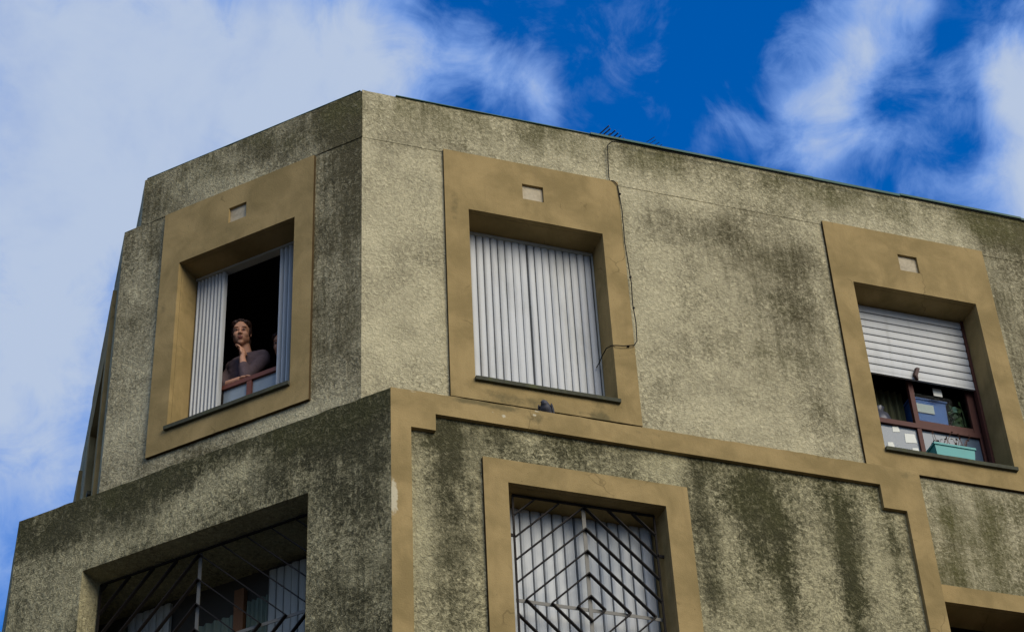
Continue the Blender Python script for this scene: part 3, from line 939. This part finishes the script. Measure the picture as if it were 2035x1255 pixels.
pot = tag(pl.build('planter', 'teal_plastic'), 'teal plastic trough planter on the sill below the roller shutter', 'planter')
rm = MB()
for (a, c_, e, f_) in ((u0 - .008, u1 + .008, n1 - .004, n1 + .008), (u0 - .008, u1 + .008, n0 - .008, n0 + .004), (u0 - .008, u0 + .004, n0 + .004, n1 - .004), (u1 - .004, u1 + .008, n0 + .004, n1 - .004)):
    rm.box(R, a, c_, e, f_, pz1 - .014, pz1 + .006)
rm.build('rim', 'teal_plastic', pot)
so = MB(); so.box(R, u0 + .024, u1 - .024, n0 + .02, n1 - .02, pz0 + .05, pz1 - .02)
so.build('soil', 'soil', pot)
dp = MB()
for i in range(34):
    a = u0 + .03 + random.random() * .33; nn = n0 + .03 + random.random() * .12
    top = pz1 + .03 + random.random() * .16
    da = (random.random() - .5) * .16; dn = (random.random() - .3) * .08
    q0, q1, q2 = R(a, nn, pz1 - .03), R(a + da * .4, nn + dn * .3, (pz1 + top) / 2), R(a + da, nn + dn, top)
    dp.tube([q0, q1, q2], [.0035, .003, .0015], 5)
    lf = Vector(q2)
    e1 = Vector((random.random() - .5, random.random() - .5, random.random() - .6)).normalized() * .03
    e2 = e1.cross(Vector((0, 0, 1))) * .4
    dp.add([lf, lf + e1 * .5 + e2, lf + e1, lf + e1 * .5 - e2], [(0, 1, 2, 3)])
tag(dp.build('dried_plant', 'dry_plant'), 'withered brown plant growing in the teal planter', 'plant')

# chamfer window with the open folding shutters
w3 = window(L, OL, .03, (.455, 1.985, -3.222, -.582), (1.131, 1.308, -.984, -.812), dirt_S(23), label='open window on the chamfered corner with folded white shutters')
sill(L, OL, .03, w3)
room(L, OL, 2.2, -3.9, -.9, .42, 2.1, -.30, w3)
accordion(L, 1.500, 1.788, -2.995, -1.245, SH + .01, 8, 'shutter_leaf', 'shutter_white', w3)
accordion(L, .642, .952, -2.995, -1.235, SH + .01, 7, 'shutter_leaf', 'shutter_white', w3)
b = MB(); b.box(L, .64, 1.79, SH - .055, SH + .022, -1.240, -1.220)
b.build('shutter_track', 'shutter_grey', w3)
sf = MB()
sf.box(L, .64, 1.79, -.355, -.305, -2.492, -2.450)
sf.box(L, 1.226, 1.272, -.352, -.308, -3.0, -2.492)
sf.box(L, 1.752, 1.789, -.352, -.308, -3.0, -2.492)
sf.box(L, .641, .68, -.352, -.308, -3.0, -2.492)
sf.build('sash_frame', 'timber_red', w3)
gp = MB(); gp.box(L, 1.272, 1.51, -.334, -.330, -3.0, -2.492)
gp.build('glass_pane', 'glass_net', w3)
gp = MB(); gp.box(L, .68, 1.226, -.334, -.330, -3.0, -2.492)
gp.build('glass_pane', 'glass_net', w3)
gp = MB(); gp.box(L, 1.535, 1.545, -.345, -.30, -3.0, -2.51); gp.box(L, 1.51, 1.535, -.345, -.31, -3.0, -2.51)
gp.build('shutter_bolt', 'iron_dark', w3)

# side wall windows seen edge on
for O_, lab in ((OT1, None), (OT2, None)):
    wt = window(T, O_, .035, (O_[0] - .22, O_[1] + .22, -3.26, -1.0), None, dirt_S(31 + O_[0]))
    sill(T, O_, .035, wt)
    slats_vertical(T, O_[0] + .01, O_[1] - .01, -3.03, -1.605, SH, 14, 'shutter_leaf', 'shutter_white', wt)

# lower street window behind its grille
w5 = window(R, ORL, .285, (.868, 2.515, -6.15, -3.968), None, dirt_S(43), label='lower window behind a diamond pattern security grille', back=-.06)
w5b = slats_vertical(R, 1.07, 1.68, -5.94, -4.18, -.025, 7, 'shutter_leaf', 'shutter_blue', w5, depth=.016, gap=.16)
w5c = slats_vertical(R, 1.685, 2.31, -5.94, -4.18, -.028, 7, 'shutter_leaf', 'shutter_blue', w5, depth=.016, gap=.16)


def grille(F, u0, u1, z0, z1, cu_, cz, sp, n, parent, w_=.009, th_=.030, mats=('iron_dark', 'iron_grey'), offs=.5):
    g = MB()
    for (a, c_) in (((u0, z0), (u0, z1)), ((u1, z0), (u1, z1)), ((u0, z1), (u1, z1)), ((u0, z0), (u1, z0))):
        g.bar(F, a, c_, n, .014, .016)
    g.bar(F, (cu_, z0), (cu_, z1), n - .0305, .030, .006, 1)
    g.bar(F, (u0, cz), (u1, cz), n - .037, .028, .005, 1)
    k = 0
    while True:
        r_ = sp * (k + offs)
        if r_ > (u1 - u0) + (z1 - z0):
            break
        for (su, sz) in ((1, 1), (1, -1), (-1, 1), (-1, -1)):
            # from (cu, cz+sz*r) to (cu+su*r, cz), clipped to the frame
            t0, t1 = 0.0, 1.0
            P0 = (cu_, cz + sz * r_); D = (su * r_, -sz * r_)
            ok = True
            for (p0, dd, lo, hi) in ((P0[0], D[0], u0, u1), (P0[1], D[1], z0, z1)):
                a, c_ = (lo - p0) / dd, (hi - p0) / dd
                if a > c_: a, c_ = c_, a
                t0 = max(t0, a); t1 = min(t1, c_)
            if t1 - t0 > .01:
                g.bar(F, (P0[0] + D[0] * t0, P0[1] + D[1] * t0), (P0[0] + D[0] * t1, P0[1] + D[1] * t1), n, w_, th_)
        k += 1
    return g.build('window_grille', list(mats), parent)


GR1 = grille(R, 1.135, 2.272, -5.9, -4.186, 1.707, -5.092, .198, .155, w5, offs=.55)
for z_ in (-4.55, -5.45):
    for (a, c_) in ((1.06, 1.135), (2.272, 2.322)):
        b = MB()
        b.box(R, a, c_, .143, .155, z_ - .012, z_ + .012)
        b.build('grille_bracket', 'iron_dark', w5)

# second lower street window, mostly below the frame
w6 = window(R, ORL2, .034, (4.56, 6.18, -6.45, -4.345), None, dirt_S(57), label='lower window at the right end with a dark sash')
room(R, ORL2, 2.5, -7.0, -4.4, 4.3, 6.6, -.30, w6)
sf = MB()
sf.box(R, 4.80, 5.95, -.32, -.27, -4.66, -4.63)
sf.box(R, 4.735, 4.80, -.32, -.27, -6.25, -4.66)
sf.box(R, 5.22, 5.26, -.315, -.275, -6.25, -4.66)
sf.build('sash_frame', 'timber_red', w6)
for (a, c_) in ((4.80, 5.22), (5.26, 5.95)):
    gp = MB(); gp.quad(R(a, -.295, -6.25), R(c_, -.295, -6.25), R(c_, -.295, -4.66), R(a, -.295, -4.66))
    gp.build('glass_pane', 'glass_clear', w6)
cu = MB()
pts = [(4.86 + .3 * i / 20, -.45 + .02 * math.sin(i * 1.3)) for i in range(21)]
cu.add([R(a, nn, -6.2) for a, nn in pts] + [R(a, nn, -4.74) for a, nn in pts], [(i, i + 1, 22 + i, 21 + i) for i in range(20)])
cu.build('curtain', 'paper', w6)

# loggia in the lower chamfer
w7 = window(LL, OLL, .0, None, None, None, mat='stucco_old', label='wide lower opening on the chamfer behind a diamond pattern grille', back=-.26)
BK = -.74
lg = MB()
z0, z1 = -6.0, -4.155
ua, ub = .55, 3.2
lg.quad(LL(ua, BK, z0), LL(ub, BK, z0), LL(ub, BK, z1), LL(ua, BK, z1), 1)
lg.quad(LL(ua, -.26, z1), LL(ua, BK, z1), LL(ub, BK, z1), LL(ub, -.26, z1), 0)
lg.quad(LL(ua, -.26, z0), LL(ua, BK, z0), LL(ua, BK, z1), LL(ua, -.26, z1), 0)
lg.quad(LL(ub, BK, z0), LL(ub, -.26, z0), LL(ub, -.26, z1), LL(ub, BK, z1), 0)
for q in ((ua, OLL[0], z0, z1), (OLL[1], ub, z0, z1)):
    lg.quad(LL(q[0], -.262, q[2]), LL(q[1], -.262, q[2]), LL(q[1], -.262, q[3]), LL(q[0], -.262, q[3]), 0)
lg.build('loggia_lining', ['stucco_old', 'room_wall'], w7)
o = .309
slats_vertical(LL, .84 + o, 1.18 + o, -5.95, -4.215, BK + .05, 5, 'shutter_leaf', 'shutter_grey', w7, depth=.014, gap=.14)
slats_vertical(LL, 2.10 + o, 2.50 + o, -5.95, -4.205, BK + .05, 6, 'shutter_leaf', 'shutter_grey', w7, depth=.014, gap=.14)
slats_vertical(LL, .45 + o, .83 + o, -5.95, -4.215, BK + .03, 6, 'shutter_leaf', 'shutter_grey', w7, depth=.014, gap=.14)
b = MB(); b.box(LL, 1.40 + o, 1.49 + o, BK + .01, BK + .06, -5.95, -4.30)
b.build('door_post', 'timber_orange', w7)
for (a, c_, mt, zt_) in ((1.19, 1.39, 'curtain_green', -4.42), (1.50, 1.86, 'curtain_green', -4.50), (2.53, 2.74, 'curtain', -4.30)):
    cu = MB()
    pts = [(a + o + (c_ - a) * i / 24, BK + .03 + .014 * math.sin(i * 1.2)) for i in range(25)]
    cu.add([LL(x_, nn, -5.95) for x_, nn in pts] + [LL(x_, nn, zt_) for x_, nn in pts], [(i, i + 1, 26 + i, 25 + i) for i in range(24)])
    cu.build('curtain', mt, w7)
grille(LL, .735, 2.735, -5.9, -4.195, 1.530 + .292, -5.02, .222, -.205, w7, offs=.62)

# ------------------------------------------------------------------ cable on the front
cb = MB()
cp_ = [R(9.0, .040, -.040), R(6.5, .040, -.042), R(4.5, .041, -.050), R(2.9, .041, -.055), R(2.40, .041, -.055), R(2.29, .040, -.066), R(2.245, .036, -.12),
       R(2.238, .028, -.3), R(2.232, .024, -.50), R(2.235, .024, -.545), R(2.27, .040, -.556), R(2.30, .040, -.60), R(2.318, .040, -.9), R(2.312, .041, -1.27), R(2.326, .041, -1.55),
       R(2.334, .042, -1.73), R(2.326, .042, -1.95), R(2.338, .043, -2.16), R(2.330, .044, -2.36), R(2.300, .048, -2.415), R(2.20, .050, -2.445),
       R(2.14, .048, -2.450), R(2.112, .02, -2.435), R(2.095, -.06, -2.405), R(2.088, -.15, -2.42), R(2.08, -.20, -2.45), R(2.06, -.225, -2.49)]
cb.tube(cp_, .0045, 7)
cabl = tag(cb.build('power_cable', 'cable_black', smooth=True), 'thin black cable hanging from the roof edge along the shuttered window surround', 'cable')
for (u_, z_) in ((2.315, -.70), (2.332, -1.66), (2.334, -2.0), (2.25, -2.43)):
    cl = MB()
    cl.box(R, u_ - .009, u_ + .008, .030, .047, z_ - .005, z_ + .005)
    cl.build('clip', 'cable_black', cabl)


# ------------------------------------------------------------------ roof antennas
def antenna(cx, cy, cz, bdir, edir, n_el, el_len, blen, label, r_=.006):
    e = empty('tv_antenna', (cx, cy, Z0 - .3), label, 'antenna', 'television antennas on the roof')
    b_ = Vector(bdir).normalized(); ed = Vector(edir).normalized()
    ctr = Vector((cx, cy, cz + Z0))
    inv_ = Matrix.Translation(-Vector(e.location))

    def part(name, fn):
        m_ = MB(); fn(m_)
        m_.v = [tuple(inv_ @ Vector(v)) for v in m_.v]
        return m_.build(name, 'antenna_metal', e)
    part('mast', lambda m_: m_.tube([(cx, cy, Z0 - .3), tuple(ctr)], .013, 8))
    part('boom', lambda m_: m_.tube([ctr - b_ * blen * .35, ctr + b_ * blen * .65], .009, 6))
    for i in range(n_el):
        q = ctr + b_ * blen * (-.3 + .92 * i / (n_el - 1))
        l_ = el_len * (1 - .05 * i)
        part('element', lambda m_: m_.tube([q - ed * l_ / 2, q + ed * l_ / 2], r_, 5))
    q0 = ctr - b_ * blen * .38

    for s_ in (-1, -.5, .5, 1):
        p_ = q0 + Vector((0, 0, .07 * s_)) - b_ * .03 * abs(s_)
        part('reflector', lambda m_: m_.tube([p_ - ed * el_len * .35, p_ + ed * el_len * .35], r_, 5))


antenna(3.405, 2.5, 2.662, (.93, .33, -.16), (-.36, .93, .0), 5, .27, .20, 'dark comb shaped antenna just above the roof edge by the cable', .008)
antenna(4.16, 3.0, 3.215, (.85, .5, .0), (-.5, .86, .0), 4, .17, .16, 'fainter thin antenna barely rising above the roof edge further along', .004)


# ------------------------------------------------------------------ people
def remesh(bm_parts, voxel, name, mat, parent, smooth_it=4):
    """union of closed lumps -> one continuous skin"""
    bm = bmesh.new()
    for p_ in bm_parts:
        if p_[0] == 'e':                                     # ellipsoid: centre, radii, rotation
            _, c_, r_, rot = p_
            mt = Matrix.Translation(c_) @ rot.to_4x4() @ Matrix.Diagonal((*r_, 1))
            bmesh.ops.create_icosphere(bm, subdivisions=3, radius=1.0, matrix=mt)
        else:                                                # tapered capsule chain
            _, pts, rs_ = p_
            for (a, b_, ra, rb) in zip(pts[:-1], pts[1:], rs_[:-1], rs_[1:]):
                a = Vector(a); b_ = Vector(b_)
                k_ = max(2, int((b_ - a).length / (min(ra, rb) * .45)) + 1)
                for i in range(k_ + 1):
                    f_ = i / k_
                    bmesh.ops.create_icosphere(bm, subdivisions=2, radius=ra + (rb - ra) * f_, matrix=Matrix.Translation(a.lerp(b_, f_)))
    me = bpy.data.meshes.new(name)
    bm.to_mesh(me); bm.free()
    ob = bpy.data.objects.new(name, me)
    COL.objects.link(ob)
    md = ob.modifiers.new('r', 'REMESH'); md.mode = 'VOXEL'; md.voxel_size = voxel
    ms = ob.modifiers.new('s', 'SMOOTH'); ms.factor = .5; ms.iterations = smooth_it
    dg = bpy.context.evaluated_depsgraph_get()
    nm = bpy.data.meshes.new_from_object(ob.evaluated_get(dg))
    bpy.data.objects.remove(ob)
    nm.name = name
    nm.materials.clear(); nm.materials.append(MATS[mat])
    nm.polygons.foreach_set('use_smooth', [True] * len(nm.polygons))
    o_ = bpy.data.objects.new(name, nm)
    COL.objects.link(o_)
    if parent:
        o_.parent = parent
    return o_


def V(F, u, n, z):
    return Vector(F(u, n, z))


def person(hc, face, pitch, floor_z, sh_c, side, arms, hands, top_mat, label, hair_bun=True, scale=1.0):
    """hc head centre, face = horizontal facing, pitch = nod, sh_c = centre between shoulders, side = direction of the
    person's left; arms = list of (shoulder, elbow, wrist, sleeve end fraction)"""
    up = Vector((0, 0, 1))
    f0 = Vector(face).normalized()
    rt = up.cross(f0).normalized()                        # person's left
    f_ = (f0 * math.cos(pitch) + up * math.sin(pitch)).normalized()
    h_ = (rt.cross(f_) * -1).normalized()
    if h_.z < 0: h_ = -h_
    rot = Matrix((rt, f_, h_)).transposed()

    def H(x, y, z):
        return hc + rot @ Vector((x, y, z)) * scale
    E_ = lambda c_, r_: ('e', H(*c_), tuple(q * scale for q in r_), rot)
    neck0 = sh_c + Vector((0, 0, .05))
    hip = Vector((sh_c.x, sh_c.y, floor_z + .90)) - f0 * .10
    body = [
        E_((0, -.012, .035), (.074, .094, .094)), E_((0, .022, -.045), (.064, .068, .066)), E_((0, .060, -.094), (.028, .024, .022)),
        E_((.031, .052, -.024), (.034, .032, .036)), E_((-.031, .052, -.024), (.034, .032, .036)), E_((.032, .066, .012), (.020, .014, .014)), E_((-.032, .066, .012), (.020, .014, .014)),
        E_((.026, .068, .044), (.030, .014, .016)), E_((-.026, .068, .044), (.030, .014, .016)),
        ('c', [H(0, .082, .018), H(0, .100, -.018)], [.009 * scale, .012 * scale]),
        E_((.013, .094, -.022), (.009, .010, .008)), E_((-.013, .094, -.022), (.009, .010, .008)),
        E_((0, .078, -.058), (.026, .014, .016)),
        E_((.078, -.012, -.003), (.010, .022, .031)), E_((-.078, -.012, -.003), (.010, .022, .031)),
        E_((.044, .008, -.050), (.026, .05, .040)), E_((-.044, .008, -.050), (.026, .05, .040)),
        ('c', [H(0, -.022, -.05), (H(0, -.022, -.05) + neck0) / 2, neck0 - Vector((0, 0, .05))], [.056 * scale, .054 * scale, .062 * scale]),
    ]
    sl = side
    s0 = sh_c - sl * .15; s1 = sh_c + sl * .15
    mid = sh_c.lerp(hip, .5)
    torso = [('c', [s0, sh_c + Vector((0, 0, .012)), s1], [.058, .072, .058]),
             ('c', [sh_c - sl * .06 - Vector((0, 0, .06)), mid - sl * .05, hip - sl * .06], [.115, .108, .125]),
             ('c', [sh_c + sl * .06 - Vector((0, 0, .06)), mid + sl * .05, hip + sl * .06], [.115, .108, .125])]
    legs = []
    for s_ in (-1, 1):
        a = hip + sl * .085 * s_
        kn = Vector((a.x, a.y, floor_z + .48)) + f0 * .02
        an = Vector((a.x, a.y, floor_z + .08)) - f0 * .02
        legs.append(('c', [a, kn, an], [.085, .058, .042]))
        legs.append(('c', [an - f0 * .04 - Vector((0, 0, .045)), an + f0 * .15 - Vector((0, 0, .05))], [.034, .030]))
    body += torso[:]
    body += legs
    sleeves = []
    for (a, e, w_, fr) in arms:
        a, e, w_ = Vector(a), Vector(e), Vector(w_)
        body.append(('c', [a, e, e.lerp(w_, .3), w_], [.046, .037, .040, .027]))
        end = e.lerp(w_, fr)
        sleeves.append(('c', [a, a.lerp(e, .5), e, end], [.064, .058, .052, .050 if fr < .7 else .040]))
    for (palm_c, palm_d, palm_n, fing, thumb) in hands:
        # palm: flattened lump; five fingers, each a bent chain
        pd = Vector(palm_d).normalized(); pn = Vector(palm_n).normalized(); px = pd.cross(pn).normalized()
        rp = Matrix((px, pd, pn)).transposed()
        body.append(('e', Vector(palm_c), (.040, .048, .016), rp))
        wr_ = min((Vector(a_[2]) for a_ in arms), key=lambda q_: (q_ - Vector(palm_c)).length)
        body.append(('c', [wr_, Vector(palm_c) - pd * .020], [.026, .021]))
        for k_, (off, ln, curl) in enumerate(fing):
            b0 = Vector(palm_c) + px * off * .85 + pd * .040; fan = px * off * 1.6
            d1 = (fan + pd * math.cos(curl * .5) + pn * math.sin(curl * .5))
            d2 = (fan + pd * math.cos(curl) + pn * math.sin(curl))
            d3 = (pd * math.cos(curl * 1.5) + pn * math.sin(curl * 1.5))
            body.append(('c', [b0, b0 + d1 * ln * .45, b0 + d1 * ln * .45 + d2 * ln * .32, b0 + d1 * ln * .45 + d2 * ln * .32 + d3 * ln * .23], [.0085, .0082, .0076, .0066]))
        t0 = Vector(palm_c) + px * thumb * .030 - pd * .018
        t1 = t0 + (px * thumb * .8 + pd * .6 + pn * .3).normalized() * .034
        t2 = t1 + (px * thumb * .3 + pd * .9 + pn * .35).normalized() * .028
        body.append(('c', [t0, t1, t2], [.012, .010, .0085]))
    root = remesh(body, .0045, 'person', 'skin', None, 7)
    tag(root, label, 'person')
    # clothes
    remesh([(t_[0], t_[1], [r_ + .012 for r_ in t_[2]]) for t_ in torso] + sleeves, .009, 'sweater', top_mat, root, 6)
    remesh([(t_[0], t_[1], [r_ + .010 for r_ in t_[2]]) for t_ in legs if t_[2][0] > .05]
           + [('c', [hip - sl * .07, hip + sl * .07], [.135, .135])], .012, 'trousers', 'trousers', root, 4)
    # hair: cap that leaves the face free
    hair = [E_((0, -.034, .055), (.083, .090, .088)), E_((0, -.060, .010), (.080, .065, .085)),
            E_((.055, -.005, .078), (.032, .060, .040)), E_((-.055, -.005, .078), (.032, .060, .040)), E_((0, .018, .105), (.050, .052, .022)),
            E_((.074, -.014, .020), (.014, .034, .062)), E_((-.074, -.014, .020), (.014, .034, .062)),
            E_((.042, .030, .090), (.034, .036, .024)), E_((-.042, .030, .090), (.034, .036, .024))]
    if hair_bun:
        hair.append(E_((0, -.115, .03), (.035, .03, .035)))
    hair += [E_((.030, -.070, -.055), (.042, .036, .070)), E_((-.030, -.070, -.055), (.042, .036, .070)), E_((.060, -.045, -.050), (.018, .028, .060)), E_((-.060, -.045, -.050), (.018, .028, .060))]
    hm = remesh(hair, .005, 'hair', 'hair', root, 3)
    inv_r = rot.transposed()
    for v_ in hm.data.vertices:                              # locks of hair
        q = inv_r @ (v_.co - hc)
        an_ = math.atan2(q.x, q.y + .03)
        k_ = .5 * math.sin(an_ * 17 + 6 * math.sin(q.z * 22)) + .5 * math.sin(an_ * 31 + q.z * 40)
        v_.co = v_.co + v_.normal * (.0032 * k_)
    for s_ in (-1, 1):
        def ell(name, c_, r_, mt):
            bm = bmesh.new()
            bmesh.ops.create_icosphere(bm, subdivisions=2, radius=1.0, matrix=Matrix.Translation(H(*c_)) @ rot.to_4x4() @ Matrix.Diagonal((*[q * scale for q in r_], 1)))
            me = bpy.data.meshes.new(name); bm.to_mesh(me); bm.free()
            me.materials.append(MATS[mt])
            for pp in me.polygons: pp.use_smooth = True
            ob = bpy.data.objects.new(name, me); COL.objects.link(ob); ob.parent = root
            return ob
        ey = ell('eye', (.031 * s_, .0785, .013), (.0140, .009, .0062), 'eye_white')
        ell('iris', (.031 * s_, .0860, .013), (.0066, .004, .0064), 'eye_dark')
        ell('eyebrow', (.032 * s_, .0815, .036), (.016, .004, .0020), 'hair')
        ell('eyelid', (.031 * s_, .0795, .0195), (.0155, .009, .0035), 'skin')
    ell('lips', (0, .0905, -.053), (.024, .007, .0055), 'skin_lip')
    ell('lips', (0, .0895, -.063), (.020, .007, .006), 'skin_lip')
    for s_ in (-1, 1):
        ell('nostril', (.008 * s_, .0985, -.031), (.0045, .005, .003), 'eye_dark')
    return root


def pigeon():
    f0 = (Vector(R.u) * -.45 + Vector(R.n) * .9).normalized()
    up = Vector((0, 0, 1)); rt = f0.cross(up)
    fb = (f0 * .93 + up * .30).normalized()
    rb = Matrix((rt, fb, rt.cross(fb))).transposed()
    c_ = V(R, 1.462, .125, -3.345)
    hd_ = V(R, 1.418, .200, -3.292)
    fh = (Vector(R.u) * -.85 + Vector(R.n) * .5 + up * -.18).normalized()
    rh = Matrix((fh.cross(up).normalized(), fh, fh.cross(up).normalized().cross(fh))).transposed()
    tail = c_ - fb * .115
    body = [('e', c_, (.056, .098, .060), rb), ('e', c_ + f0 * .045 + up * .012, (.050, .058, .052), rb),
            ('c', [c_ + f0 * .06 + up * .03, (c_ + f0 * .09 + hd_) / 2 + up * .012, hd_], [.040, .030, .023]),
            ('e', hd_, (.021, .027, .022), rh),
            ('c', [c_ - fb * .07, tail - fb * .03, tail - fb * .075], [.036, .020, .012])]
    root = remesh(body, .006, 'pigeon', 'feather', None, 4)
    tag(root, 'dark grey pigeon perched on the ochre ledge below the fully shuttered window', 'bird')
    for s_ in (-1, 1):
        wg = [('e', c_ + rt * (.050 * s_) - fb * .012 + up * .012, (.014, .100, .040), rb), ('c', [c_ + rt * (.045 * s_) - fb * .07, c_ + rt * (.022 * s_) - fb * .15], [.016, .007])]
        remesh(wg, .005, 'wing', 'feather', root, 3)
        m_ = MB()
        q0 = c_ + rt * (.022 * s_) + f0 * .02 - up * .045; q1 = V(R, 0, 0, -3.43); q1 = Vector((q0.x, q0.y, Z0 - 3.445 + .02 * 0))
        m_.tube([q0, q1 + up * .012], .005, 6)
        for a_ in (-.5, 0, .5):
            m_.tube([q1 + up * .010, q1 + (f0 + rt * a_).normalized() * .028 + up * .002], .003, 5)
        m_.tube([q1 + up * .010, q1 - f0 * .018 + up * .003], .003, 5)
        m_.build('leg', 'bird_leg', root)
        bm = bmesh.new()
        bmesh.ops.create_icosphere(bm, subdivisions=2, radius=.0045, matrix=Matrix.Translation(hd_ + rh @ Vector((.0195 * s_, .008, .004))))
        me = bpy.data.meshes.new('eye'); bm.to_mesh(me); bm.free(); me.materials.append(MATS['timber_orange'])
        ob = bpy.data.objects.new('eye', me); COL.objects.link(ob); ob.parent = root
    m_ = MB(); m_.tube([hd_ + fh * .020 - up * .003, hd_ + fh * .036 - up * .006, hd_ + fh * .046 - up * .011], [.0075, .005, .0015], 8)
    m_.build('beak', 'beak_dark', root)


pigeon()
sideL = Vector(L.u) * -1.0                                        # towards the corner = the leaning person's left
FL = Z0 - 3.9
hc1 = V(L, 1.450, -.455, -1.812)
sh1 = V(L, 1.445, -.56, -2.055)
face1 = Vector((-.32, -.95, 0))
lsh = V(L, 1.285, -.555, -2.105); rsh = V(L, 1.61, -.56, -2.105)
lel = V(L, 1.322, -.365, -2.392); lwr = V(L, 1.372, -.375, -2.165)
rel = V(L, 1.63, -.40, -2.375); rwr = V(L, 1.375, -.345, -2.412)
handL = (V(L, 1.368, -.372, -2.095), Vector(L.u) * .22 + Vector((0, 0, .90)), Vector(L.u) * .85 + Vector((0, 0, -.35)) - Vector(L.n) * .15,
         [(-.034, .060, 1.0), (-.0115, .074, .85), (.0115, .078, .75), (.034, .070, .65)], -1)
handR = (V(L, 1.325, -.348, -2.418), Vector(L.u) * -.95 + Vector((0, 0, -.1)), Vector((0, 0, -1)),
         [(-.034, .058, .6), (-.0115, .072, .5), (.0115, .076, .45), (.034, .068, .4)], 1)
person(hc1, face1, -.34, FL, sh1, sideL, [(lsh, lel, lwr, .55), (rsh, rel, rwr, .38)], [handL, handR], 'sweater',
       'dark haired person in a grey sweater leaning on the window rail with hand at chin')
hc2 = V(L, 1.232, -.76, -1.815)
sh2 = V(L, 1.15, -.84, -2.08)
lsh2 = V(L, .99, -.84, -2.10); rsh2 = V(L, 1.30, -.84, -2.10)
hd = lambda c_, sgn: (c_, Vector((0, 0, -1)), Vector(L.n), [(-.028, .060, .3), (-.010, .072, .3), (.010, .076, .3), (.028, .070, .3)], sgn)
person(hc2, (-.55, -.83, 0), -.40, FL, sh2, sideL,
       [(lsh2, V(L, .96, -.84, -2.38), V(L, .98, -.78, -2.61), .95), (rsh2, V(L, 1.32, -.84, -2.38), V(L, 1.30, -.78, -2.61), .95)],
       [hd(V(L, .98, -.77, -2.66), 1), hd(V(L, 1.30, -.77, -2.66), -1)], 'shirt_black',
       'person in black half hidden behind the folded shutter beside the leaning one', hair_bun=False, scale=.97)
